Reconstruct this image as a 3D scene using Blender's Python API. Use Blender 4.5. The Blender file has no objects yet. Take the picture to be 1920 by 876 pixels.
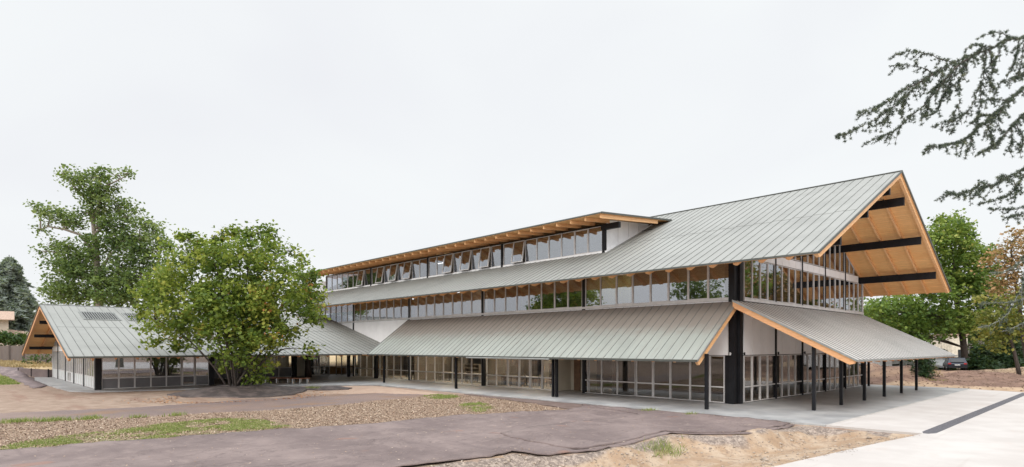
import bpy, math, json, random
import numpy as np
from mathutils import Vector, Matrix
from mathutils.geometry import delaunay_2d_cdt
R = math.radians
scene = bpy.context.scene
COL = scene.collection
random.seed(5)

# ------------------------------------------------------------ camera
cam_d = bpy.data.cameras.new('camera'); cam = bpy.data.objects.new('camera', cam_d); COL.objects.link(cam)
CAM = Vector((14.918, -30.775, 3.1))
VA = math.atan2(1058, 1115)                       # +X axis runs right and towards the camera
RX, RY = math.sin(VA), math.cos(VA)               # camera right, in world
FX, FY = -math.cos(VA), math.sin(VA)              # camera forward, in world
cam.matrix_world = Matrix(((RX, 0, -FX, CAM.x), (RY, 0, -FY, CAM.y), (0, 1, 0, CAM.z), (0, 0, 0, 1)))
cam_d.sensor_width = 36; cam_d.lens = 1115 / 1920 * 36
cam_d.shift_y = (650 - 438) / 1920
cam_d.clip_start = 0.1; cam_d.clip_end = 3000
scene.camera = cam

# ------------------------------------------------------------ overcast sky
world = bpy.data.worlds.new('World'); scene.world = world; world.use_nodes = True
nt = world.node_tree; N = nt.nodes; L = nt.links
bg = N['Background']
sky = N.new('ShaderNodeTexSky'); sky.sky_type = 'NISHITA'; sky.sun_disc = False
SUN_EL, SUN_AZ = 36, 152                           # azimuth of the sun, measured from +Y clockwise
sky.sun_elevation = R(SUN_EL); sky.sun_rotation = R(SUN_AZ); sky.dust_density = 4; sky.air_density = 1.5
tc = N.new('ShaderNodeTexCoord')
sep = N.new('ShaderNodeSeparateXYZ'); L.new(tc.outputs['Generated'], sep.inputs[0])
mp = N.new('ShaderNodeMapping'); mp.inputs['Scale'].default_value = (1, 1, 2.2); L.new(tc.outputs['Generated'], mp.inputs['Vector'])
ns = N.new('ShaderNodeTexNoise'); ns.inputs['Scale'].default_value = 1.7; ns.inputs['Detail'].default_value = 3; ns.inputs['Roughness'].default_value = .45
ns.inputs['Distortion'].default_value = .6
L.new(mp.outputs[0], ns.inputs['Vector'])
cr = N.new('ShaderNodeValToRGB'); L.new(ns.outputs['Fac'], cr.inputs[0])
cr.color_ramp.elements[0].position = .35; cr.color_ramp.elements[0].color = (8.85, 9.0, 9.35, 1)
cr.color_ramp.elements[1].position = .62; cr.color_ramp.elements[1].color = (9.4, 9.65, 9.8, 1)
mr = N.new('ShaderNodeMapRange'); L.new(sep.outputs['Z'], mr.inputs[0])
mr.inputs[1].default_value = .5; mr.inputs[2].default_value = .95; mr.inputs[3].default_value = 1.0; mr.inputs[4].default_value = 2.3
vm = N.new('ShaderNodeVectorMath'); vm.operation = 'SCALE'; L.new(cr.outputs[0], vm.inputs[0]); L.new(mr.outputs[0], vm.inputs['Scale'])
# the veil of cloud is brighter round the hidden sun
dv = N.new('ShaderNodeVectorMath'); dv.operation = 'DOT_PRODUCT'; L.new(tc.outputs['Generated'], dv.inputs[0])
dv.inputs[1].default_value = (math.sin(R(SUN_AZ)) * math.cos(R(SUN_EL)), math.cos(R(SUN_AZ)) * math.cos(R(SUN_EL)), math.sin(R(SUN_EL)))
gl = N.new('ShaderNodeMapRange'); gl.interpolation_type = 'SMOOTHSTEP'; L.new(dv.outputs['Value'], gl.inputs[0]); gl.inputs[1].default_value = .1; gl.inputs[2].default_value = 1.0; gl.inputs[3].default_value = 1.0; gl.inputs[4].default_value = 1.75
vm2 = N.new('ShaderNodeVectorMath'); vm2.operation = 'SCALE'; L.new(vm.outputs[0], vm2.inputs[0]); L.new(gl.outputs[0], vm2.inputs['Scale'])
mx = N.new('ShaderNodeMix'); mx.data_type = 'RGBA'; mx.inputs[0].default_value = .96
L.new(sky.outputs[0], mx.inputs[6]); L.new(vm2.outputs[0], mx.inputs[7])
L.new(mx.outputs[2], bg.inputs[0]); bg.inputs[1].default_value = .1
sd = bpy.data.lights.new('sun', 'SUN'); sd.energy = 1.35; sd.angle = R(22); sd.color = (1, .95, .88)
so = bpy.data.objects.new('sun', sd); COL.objects.link(so)
saz = R(SUN_AZ); sv = Vector((math.sin(saz) * math.cos(R(SUN_EL)), math.cos(saz) * math.cos(R(SUN_EL)), math.sin(R(SUN_EL))))
so.rotation_euler = sv.to_track_quat('Z', 'Y').to_euler(); so.location = (20, -20, 60)
scene.view_settings.view_transform = 'Standard'; scene.view_settings.look = 'None'
scene.view_settings.exposure = 0.0; scene.view_settings.gamma = 1; scene.view_settings.use_curve_mapping = False
scene.cycles.use_denoising = True
scene.cycles.max_bounces = 8; scene.cycles.transparent_max_bounces = 12; scene.cycles.diffuse_bounces = 3
scene.cycles.glossy_bounces = 4; scene.cycles.sample_clamp_indirect = 4

# ------------------------------------------------------------ materials
class NB:
    def __init__(s, name):
        s.m = bpy.data.materials.new(name); s.m.use_nodes = True
        s.nt = s.m.node_tree; s.N = s.nt.nodes; s.L = s.nt.links
        s.b = s.N['Principled BSDF']; s.out = s.N['Material Output']
        s.tc = s.N.new('ShaderNodeTexCoord')
        g = s.N.new('ShaderNodeNewGeometry'); s.pos = g.outputs['Position']; s.geo = g
    def n(s, t, **k):
        o = s.N.new(t)
        for a, v in k.items(): setattr(o, a, v)
        return o
    def lk(s, a, b): s.L.new(a, b)
    def mapv(s, scale=(1, 1, 1), src=None, rot=(0, 0, 0)):
        m = s.n('ShaderNodeMapping'); m.inputs['Scale'].default_value = scale; m.inputs['Rotation'].default_value = rot
        s.lk(src or s.pos, m.inputs['Vector']); return m.outputs[0]
    def noise(s, scale, detail=4, rough=.6, vec=None, dist=0):
        m = s.n('ShaderNodeTexNoise'); m.inputs['Scale'].default_value = scale; m.inputs['Detail'].default_value = detail
        m.inputs['Roughness'].default_value = rough; m.inputs['Distortion'].default_value = dist
        s.lk(vec or s.pos, m.inputs['Vector']); return m.outputs['Fac']
    def ramp(s, fac, stops):
        m = s.n('ShaderNodeValToRGB'); e = m.color_ramp.elements
        while len(e) < len(stops): e.new(.5)
        for i, (p, c) in enumerate(stops): e[i].position = p; e[i].color = (*c, 1) if len(c) == 3 else c
        s.lk(fac, m.inputs[0]); return m.outputs[0]
    def math(s, op, a, b=None, clamp=False):
        m = s.n('ShaderNodeMath', operation=op, use_clamp=clamp)
        for i, v in enumerate((a, b)):
            if v is None: continue
            if isinstance(v, (int, float)): m.inputs[i].default_value = v
            else: s.lk(v, m.inputs[i])
        return m.outputs[0]
    def mix(s, f, a, b, mode='MIX'):
        m = s.n('ShaderNodeMix', data_type='RGBA', blend_type=mode)
        for i, v in ((0, f), (6, a), (7, b)):
            if isinstance(v, (int, float)): m.inputs[i].default_value = v
            elif isinstance(v, tuple): m.inputs[i].default_value = (*v, 1)
            else: s.lk(v, m.inputs[i])
        return m.outputs[2]
    def smooth(s, v, lo, hi):
        m = s.n('ShaderNodeMapRange', interpolation_type='SMOOTHSTEP'); s.lk(v, m.inputs[0])
        m.inputs[1].default_value = lo; m.inputs[2].default_value = hi; return m.outputs[0]
    def attr(s, name):
        a = s.n('ShaderNodeAttribute'); a.attribute_name = name; return a.outputs['Fac']
    def bump(s, h, strength=.3, dist=.02):
        m = s.n('ShaderNodeBump'); m.inputs['Strength'].default_value = strength; m.inputs['Distance'].default_value = dist
        s.lk(h, m.inputs['Height']); s.lk(m.outputs[0], s.b.inputs['Normal'])
    def set(s, col=None, rough=None, metal=None, spec=None):
        for k, v in (('Base Color', col), ('Roughness', rough), ('Metallic', metal), ('Specular IOR Level', spec)):
            if v is None: continue
            if isinstance(v, tuple): s.b.inputs[k].default_value = (*v, 1)
            elif isinstance(v, (int, float)): s.b.inputs[k].default_value = v
            else: s.lk(v, s.b.inputs[k])
        return s
M = {}
def zinc(name, axis, base=(.285, .29, .272), dirt=(.26, .255, .24), dirt_amt=.4, brown_top=None):
    s = NB(name)
    sp = s.n('ShaderNodeSeparateXYZ'); s.lk(s.pos, sp.inputs[0])
    a = sp.outputs['X' if axis == 'x' else 'Y']
    fl = s.math('FLOOR', s.math('DIVIDE', a, .545))
    wn = s.n('ShaderNodeTexWhiteNoise', noise_dimensions='1D'); s.lk(fl, wn.inputs['W'])
    sc = (.5, 5, 5) if axis == 'x' else (5, .5, 5)
    streak = s.noise(1.0, 5, .6, s.mapv((6, .35, .35) if axis == 'x' else (.35, 6, .35)))
    big = s.noise(.33, 4, .6)
    c = s.mix(s.smooth(big, .42, .68), base, tuple(v * .86 for v in base))
    c = s.mix(s.math('MULTIPLY', s.smooth(streak, .48, .74), dirt_amt), c, dirt)
    if brown_top:   # colour turns browner and darker towards the top, with a wavering edge
        zl, zh_ = brown_top; wob = s.math('MULTIPLY', s.math('SUBTRACT', s.noise(1.6, 3, .6), .5), 1.0)
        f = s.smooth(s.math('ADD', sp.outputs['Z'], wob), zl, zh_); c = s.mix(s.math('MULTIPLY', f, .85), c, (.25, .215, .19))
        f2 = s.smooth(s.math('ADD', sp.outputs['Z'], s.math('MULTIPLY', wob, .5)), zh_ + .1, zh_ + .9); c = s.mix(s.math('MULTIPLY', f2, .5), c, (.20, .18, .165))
    sp2 = s.noise(9, 3, .7)
    c = s.mix(s.math('MULTIPLY', s.smooth(sp2, .55, .75), .12), c, tuple(v * 1.2 for v in base))
    hs = s.n('ShaderNodeHueSaturation'); s.lk(c, hs.inputs['Color'])
    v = s.n('ShaderNodeMapRange'); s.lk(wn.outputs[0], v.inputs[0]); v.inputs[3].default_value = .96; v.inputs[4].default_value = 1.03
    s.lk(v.outputs[0], hs.inputs['Value'])
    s.set(hs.outputs[0], s.math('ADD', s.math('MULTIPLY', big, .25), .38), .12, .4)
    s.bump(s.noise(1.2, 2, .5), .25, .02)
    return s.m
M['zinc_x'] = zinc('zinc sheet running down y', 'x')
M['zinc_y'] = zinc('zinc sheet running down x', 'y')
M['zinc_low'] = zinc('zinc sheet of lower canopy', 'x', base=(.32, .34, .31), dirt=(.25, .235, .21), dirt_amt=.5, brown_top=(3.5, 4.5))
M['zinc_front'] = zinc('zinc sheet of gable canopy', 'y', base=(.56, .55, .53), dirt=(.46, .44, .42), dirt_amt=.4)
def simple(name, col, rough=.5, metal=0, nscale=3, var=.12, bump=0, spec=None):
    s = NB(name); n_ = s.noise(nscale, 4, .6)
    c = s.mix(s.smooth(n_, .35, .7), tuple(v * (1 - var) for v in col), tuple(min(1, v * (1 + var)) for v in col))
    s.set(c, rough, metal, spec)
    if bump: s.bump(s.noise(nscale * 6, 3, .6), bump, .01)
    return s.m
M['seam'] = simple('darkened zinc seam', (.14, .143, .135), .6, .1)
M['seam_fine'] = simple('zinc seam of gable canopy', (.11, .105, .10), .6, .1)
M['edge'] = simple('dark zinc edge flashing', (.10, .105, .095), .45, .4)
M['ridge'] = simple('light zinc ridge cap', (.3, .31, .3), .45, .4)
M['black'] = simple('black steel paint', (.008, .008, .010), .5, 0, 2, .3, spec=.25)
M['alu'] = simple('galvanised window frame', (.57, .55, .54), .5, .05, 2, .08)
M['white'] = simple('pale fibre cement panel', (.80, .785, .79), .6, 0, .6, .04)
M['white_alu'] = simple('white metal flashing', (.82, .82, .83), .5, 0, 2, .05)
M['greypanel'] = simple('dark grey lower panel', (.12, .115, .12), .3, 0, 1, .1)
M['silverpanel'] = simple('pale ribbed metal panel', (.62, .64, .64), .4, .1, 4, .08)
M['cream'] = simple('cream plastered inner wall', (.58, .53, .43), .8, 0, .5, .1)
M['lime'] = simple('yellow green inner wall', (.48, .47, .2), .8, 0, .5, .1)
M['dark_in'] = simple('dark interior wall', (.10, .09, .08), .8, 0, .5, .2)
M['mid_in'] = simple('brown grey interior wall', (.20, .17, .14), .8, 0, .5, .2)
M['floor_in'] = simple('interior floor', (.28, .26, .23), .5, 0, 1, .15)
M['blind'] = simple('cream roller blind', (.7, .66, .52), .8, 0, 1, .05)
def wood(name, col, ax='x', board=.2, dark=.75):
    s = NB(name)
    sc = {'x': (.6, 7, 7), 'y': (7, .6, 7), 'z': (9, 9, .6)}[ax]
    g = s.noise(2.4, 5, .6, s.mapv(sc), .6)
    c = s.mix(s.smooth(g, .3, .72), tuple(v * dark for v in col), col)
    kn = s.noise(1.1, 2, .5)
    c = s.mix(s.math('MULTIPLY', s.smooth(kn, .55, .7), .35), c, (col[0] * .8, col[1] * .62, col[2] * .5))
    sp = s.n('ShaderNodeSeparateXYZ'); s.lk(s.pos, sp.inputs[0])
    a = s.math('DIVIDE', sp.outputs['Y' if ax == 'x' else 'X'], board)
    fr = s.math('FRACT', a)
    edge = s.math('GREATER_THAN', fr, .95)
    wn = s.n('ShaderNodeTexWhiteNoise', noise_dimensions='1D'); s.lk(s.math('FLOOR', a), wn.inputs['W'])
    c = s.mix(s.math('MULTIPLY', wn.outputs[0], .42), c, (col[0] * .75, col[1] * .66, col[2] * .55))
    c = s.mix(s.math('MULTIPLY', edge, .45 if board < 1 else 0), c, tuple(v * .4 for v in col))
    s.set(c, .55); return s.m
M['deck_x'] = wood('spruce boarding', (.93, .53, .22), 'x', .2)
M['deck_y'] = wood('spruce boarding of wing', (.93, .53, .22), 'y', .2)
M['glulam'] = wood('glued spruce rafter', (.90, .52, .25), 'y', 5)
M['fence'] = wood('weathered grey fence boards', (.17, .14, .13), 'z', .16)
M['bench'] = wood('oiled bench board', (.36, .15, .08), 'x', .12)
M['trunk_w'] = wood('peeled tree trunk', (.06, .04, .03), 'z', 9)
# glass: dark tinted body seen through a strong clear reflection
def glass(name, tint, ior):
    s = NB(name)
    dt = s.n('ShaderNodeVectorMath', operation='DOT_PRODUCT'); s.lk(s.geo.outputs['Normal'], dt.inputs[0]); s.lk(s.geo.outputs['Incoming'], dt.inputs[1])
    c_ = s.math('SUBTRACT', 1.0, s.math('ABSOLUTE', dt.outputs['Value']), clamp=True)
    fr = s.math('ADD', s.math('MULTIPLY', s.math('POWER', c_, 5.0), 1 - ior), ior, clamp=True)   # ior = reflectance seen square on
    g = s.n('ShaderNodeBsdfGlossy'); g.inputs['Roughness'].default_value = .015; g.inputs['Color'].default_value = (.92, .93, .95, 1)
    bp = s.n('ShaderNodeBump'); bp.inputs['Strength'].default_value = .012; bp.inputs['Distance'].default_value = .05
    s.lk(s.noise(.7, 1, .4), bp.inputs['Height']); s.lk(bp.outputs[0], g.inputs['Normal'])
    t = s.n('ShaderNodeBsdfTransparent'); t.inputs['Color'].default_value = (*tint, 1)
    m = s.n('ShaderNodeMixShader'); s.lk(fr, m.inputs[0]); s.lk(t.outputs[0], m.inputs[1]); s.lk(g.outputs[0], m.inputs[2])
    s.lk(m.outputs[0], s.out.inputs['Surface']); s.N.remove(s.b); return s.m
M['glass'] = glass('grey tinted glazing', (.62, .64, .68), .28)
M['glass_low'] = glass('ground floor glazing', (.93, .92, .90), .075)
M['glass_clear'] = glass('clear glazing', (.93, .92, .88), .06)
def emis(name, col, st):
    s = NB(name); s.set(col); s.b.inputs['Emission Color'].default_value = (*col, 1); s.b.inputs['Emission Strength'].default_value = st; return s.m
M['lamp'] = emis('lit ceiling strip', (1, .97, .88), 6); M['lamp_room'] = emis('lit room ceiling panel', (1, .94, .80), 22)
def ground_mats():
    # main terrain, zones come from attributes holding noisy signed distances in metres
    s = NB('terrain soil')
    fine = s.noise(14, 6, .7); mid = s.noise(1.3, 5, .6); big = s.noise(.22, 3, .55)
    wob = s.math('MULTIPLY', s.math('SUBTRACT', s.noise(2.2, 6, .7), .5), 1.6)
    def zone(a, soft=.12):
        return s.smooth(s.math('ADD', s.attr(a), wob), -soft, soft)
    sand = s.mix(s.smooth(mid, .35, .7), (.25, .178, .132), (.335, .25, .195))
    sand = s.mix(s.smooth(s.noise(.5, 4, .6, s.mapv((.3, 1.6, 1), rot=(0, 0, -.75))), .5, .68), sand, (.24, .155, .115))
    c = sand
    peach = s.mix(s.smooth(mid, .3, .7), (.38, .265, .20), (.44, .32, .245))
    c = s.mix(zone('peach'), c, peach)
    mauve = s.mix(s.smooth(big, .4, .62), (.17, .125, .115), (.22, .155, .13))
    mauve = s.mix(s.smooth(s.noise(.45, 4, .6, s.mapv((1, .5, 1))), .52, .66), mauve, (.21, .13, .085))
    c = s.mix(zone('mauve'), c, mauve)
    lit = s.mix(s.smooth(s.noise(9, 5, .75), .42, .62), (.19, .13, .095), (.37, .28, .20))
    lit = s.mix(s.smooth(mid, .45, .65), lit, (.30, .22, .16))
    c = s.mix(zone('litter'), c, lit)
    gr = s.mix(s.smooth(s.noise(5, 5, .7), .4, .65), (.17, .20, .065), (.27, .27, .11))
    c = s.mix(s.math('MULTIPLY', s.math('MULTIPLY', zone('grass', .5), .7), s.smooth(s.noise(1.1, 6, .75), .40, .56)), c, gr)
    dig = s.mix(s.smooth(mid, .38, .66), (.33, .225, .145), (.44, .34, .25))
    dig = s.mix(s.smooth(s.noise(3.2, 6, .7), .52, .7), dig, (.23, .165, .12))
    dig = s.mix(s.smooth(s.attr('bank'), .3, .8), dig, s.mix(s.smooth(s.noise(7, 5, .8), .42, .62), (.17, .135, .115), (.37, .30, .25)))
    c = s.mix(zone('ditch', .06), c, dig)
    soil = s.mix(s.smooth(mid, .3, .7), (.13, .075, .055), (.24, .15, .11))
    soil = s.mix(s.smooth(big, .5, .7), soil, (.32, .21, .14))
    c = s.mix(zone('soil', .6), c, soil)
    tan = s.mix(s.smooth(mid, .3, .7), (.36, .25, .16), (.48, .35, .24))
    c = s.mix(zone('tan', .6), c, tan)
    dry = s.mix(s.smooth(s.noise(3, 5, .7), .35, .65), (.38, .27, .15), (.52, .40, .24))
    dry = s.mix(s.smooth(s.noise(.4, 3, .6), .5, .7), dry, (.22, .2, .08))
    c = s.mix(zone('dry', .8), c, dry)
    c = s.mix(s.math('MULTIPLY', s.smooth(fine, .55, .75), .45), c, s.mix(.5, c, (.7, .6, .5)))
    c = s.mix(s.math('MULTIPLY', s.smooth(s.noise(23, 4, .7), .6, .72), .5), c, (.07, .05, .035))
    wet = s.mix(zone('mauve'), (.85, .85, .85), (.55, .55, .55))
    s.set(c, s.math('MULTIPLY', wet, 1.0)); s.b.inputs['Specular IOR Level'].default_value = .3
    s.bump(s.math('ADD', fine, s.math('MULTIPLY', mid, 1.5)), .6, .06)
    M['terrain'] = s.m
    s = NB('geotextile sheet')
    a = s.noise(.35, 5, .6); fibre = s.noise(60, 2, .6); dust = s.noise(1.7, 6, .72)
    c = s.mix(s.smooth(a, .35, .7), (.135, .100, .095), (.215, .165, .153))
    c = s.mix(s.math('MULTIPLY', s.smooth(dust, .5, .72), .55), c, (.27, .21, .19))
    st = s.noise(1.0, 4, .6, s.mapv((.25, 1.8, 1), rot=(0, 0, .5)))
    c = s.mix(s.math('MULTIPLY', s.smooth(st, .52, .7), .5), c, (.12, .088, .085))
    c = s.mix(s.math('MULTIPLY', s.smooth(s.noise(.8, 7, .8, dist=.8), .60, .66), .5), c, (.33, .255, .21))
    cr_ = s.noise(.55, 5, .65, s.mapv((1, .35, 1), rot=(0, 0, .9)), 1.5)
    c = s.mix(s.math('MULTIPLY', s.math('SUBTRACT', 1.0, s.smooth(s.math('ABSOLUTE', s.math('SUBTRACT', cr_, .5)), 0, .012), clamp=True), .55), c, (.075, .055, .052))
    c = s.mix(s.smooth(s.noise(17, 3, .8), .68, .73), c, (.50, .38, .28))
    orange = s.smooth(s.noise(.5, 2, .5), .66, .72)
    c = s.mix(s.math('MULTIPLY', orange, .5), c, (.25, .125, .085))
    s.set(c, .8); s.bump(s.math('ADD', s.math('MULTIPLY', fibre, .25), s.noise(2.5, 5, .6)), .5, .05); M['geo'] = s.m
    s = NB('dark geotextile'); c = s.mix(s.smooth(s.noise(1.5, 5, .65), .4, .65), (.05, .038, .036), (.115, .088, .080)); s.set(c, .75)
    s.bump(s.noise(3, 6, .65), .7, .08); M['geo_dark'] = s.m
    s = NB('brown geotextile'); c = s.mix(s.smooth(s.noise(1.5, 5, .65), .4, .65), (.115, .078, .065), (.17, .12, .105)); s.set(c, .75); s.bump(s.noise(3, 6, .65), .5, .05); M['geo_dark2'] = s.m
    s = NB('slate strip'); c = s.mix(s.smooth(s.noise(1.5, 5, .65), .4, .65), (.12, .09, .09), (.22, .17, .165)); s.set(c, .75)
    s.bump(s.noise(3, 6, .65), .7, .05); M['slate'] = s.m
    s = NB('poured concrete')
    a = s.noise(.6, 5, .6); st = s.noise(1.2, 4, .6, s.mapv((.5, 2.5, 1), rot=(0, 0, .35)))
    c = s.mix(s.smooth(a, .35, .68), (.27, .272, .275), (.40, .40, .395))
    c = s.mix(s.math('MULTIPLY', s.smooth(st, .5, .7), .5), c, (.23, .24, .262))
    c = s.mix(s.math('MULTIPLY', s.smooth(s.noise(3.5, 5, .7), .58, .7), .45), c, (.46, .445, .42))
    s.set(c, s.math('ADD', s.math('MULTIPLY', a, .4), .3)); s.bump(s.noise(12, 4, .6), .2, .01); M['concrete'] = s.m
    s = NB('pale limestone paving')
    a = s.noise(.5, 5, .6); c = s.mix(s.smooth(a, .35, .7), (.46, .425, .40), (.53, .50, .475))
    c = s.mix(s.math('MULTIPLY', s.smooth(s.noise(.9, 6, .7, s.mapv((1, .4, 1))), .58, .72), .4), c, (.48, .39, .345))
    c = s.mix(s.math('MULTIPLY', s.smooth(s.noise(30, 3, .8), .58, .68), .25), c, (.42, .34, .31))
    c = s.mix(s.math('MULTIPLY', s.smooth(s.noise(2.1, 7, .75, dist=1.2), .66, .70), .35), c, (.36, .30, .28))
    tr = s.noise(.9, 4, .6, s.mapv((2.2, .12, 1), rot=(0, 0, .55)), .4)
    c = s.mix(s.math('MULTIPLY', s.smooth(tr, .60, .68), .22), c, (.36, .31, .28))
    s.set(c, .8); s.bump(s.noise(18, 4, .7), .25, .012); M['paving'] = s.m
    s = NB('dark pebbled drain'); v = s.noise(26, 3, .8)
    c = s.mix(s.smooth(v, .4, .65), (.045, .045, .055), (.17, .165, .18)); s.set(c, .7); s.bump(v, .8, .02); M['drain'] = s.m
ground_mats()
def leafmat(name, stops, trans=.3, rough=.55):
    s = NB(name); c = s.ramp(s.attr('tint'), stops); s.set(c, rough); s.b.inputs['Specular IOR Level'].default_value = .25
    t = s.n('ShaderNodeBsdfTranslucent'); s.lk(s.mix(.5, c, (.3, .4, .05), 'MIX'), t.inputs['Color'])
    m = s.n('ShaderNodeMixShader'); m.inputs[0].default_value = trans; s.lk(s.b.outputs[0], m.inputs[1]); s.lk(t.outputs[0], m.inputs[2])
    s.lk(m.outputs[0], s.out.inputs['Surface']); return s.m
M['leaf_maple'] = leafmat('maple leaves', [(0, (.035, .075, .018)), (.33, (.12, .18, .035)), (.6, (.27, .33, .06)), (.88, (.44, .42, .09)), (1, (.38, .16, .055))], .42)
M['leaf_oak'] = leafmat('oak leaves', [(0, (.055, .10, .04)), (.5, (.16, .225, .085)), (.85, (.28, .34, .13)), (1, (.38, .42, .18))], .42)
M['leaf_big'] = leafmat('plane leaves', [(0, (.035, .075, .02)), (.45, (.13, .21, .045)), (.8, (.29, .36, .08)), (1, (.42, .42, .11))], .4)
M['leaf_orange'] = leafmat('autumn leaves', [(0, (.20, .13, .06)), (.5, (.42, .24, .12)), (1, (.56, .40, .22))])
M['leaf_yellow'] = leafmat('yellowing leaves', [(0, (.09, .12, .03)), (.5, (.22, .22, .05)), (1, (.40, .30, .07))])
M['needle_blue'] = leafmat('blue cedar needles', [(0, (.15, .18, .165)), (.6, (.28, .32, .295)), (1, (.42, .46, .43))], .4)
M['needle_dark'] = leafmat('dark spruce needles', [(0, (.014, .034, .018)), (.7, (.035, .07, .03)), (1, (.07, .11, .045))], .15)
M['needle_cedar'] = leafmat('cedar needle tufts', [(0, (.035, .048, .043)), (.6, (.085, .105, .09)), (1, (.20, .21, .13))], .15)
M['leaf_hedge'] = leafmat('hedge leaves', [(0, (.022, .05, .016)), (.7, (.06, .11, .03)), (1, (.15, .19, .06))], .2)
M['grass'] = leafmat('grass blades', [(0, (.12, .18, .04)), (.6, (.24, .30, .08)), (1, (.48, .42, .22))], .3)
M['drygrass'] = leafmat('dry grass blades', [(0, (.30, .20, .10)), (1, (.55, .42, .24))], .2)
M['litter'] = leafmat('fallen leaves', [(0, (.13, .08, .055)), (.5, (.29, .195, .135)), (.88, (.42, .31, .22)), (1, (.62, .52, .41))], 0)
M['orange_litter'] = leafmat('rusty fallen leaves', [(0, (.25, .10, .04)), (1, (.48, .24, .10))], 0)
def bark(name, col):
    s = NB(name); g = s.noise(4, 6, .7, s.mapv((3, 3, .6)))
    s.set(s.mix(s.smooth(g, .35, .65), tuple(v * .5 for v in col), col), .9); s.bump(g, .8, .05); return s.m
M['bark'] = bark('grey brown bark', (.17, .135, .11)); M['bark_pale'] = bark('pale patchy bark', (.32, .27, .22))
M['bark_lichen'] = bark('lichened bark', (.20, .21, .18)); M['bark_dark'] = bark('dark bark', (.09, .07, .06))
M['tyre'] = simple('tyre rubber', (.02, .02, .02), .8); M['carglass'] = simple('car glass', (.02, .025, .03), .08)
M['car_dark'] = simple('dark blue grey car paint', (.035, .04, .055), .25, .4); M['car_silver'] = simple('silver car paint', (.5, .52, .54), .3, .6)
M['car_white'] = simple('white van paint', (.78, .78, .78), .3); M['tail'] = simple('red tail lamp', (.45, .02, .02), .3)
M['plate'] = simple('white number plate', (.8, .8, .78), .4); M['chrome'] = simple('bright trim', (.6, .6, .6), .2, .9)
M['render_w'] = simple('beige house render', (.55, .47, .4), .8, 0, .6, .08); M['tiles'] = simple('faded clay tiles', (.42, .30, .23), .8, 0, 6, .25, .5)
M['rock'] = simple('rough stone', (.38, .31, .25), .9, 0, 8, .3, .5)
M['steel'] = simple('galvanised bench leg', (.55, .55, .55), .4, .6)

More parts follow.
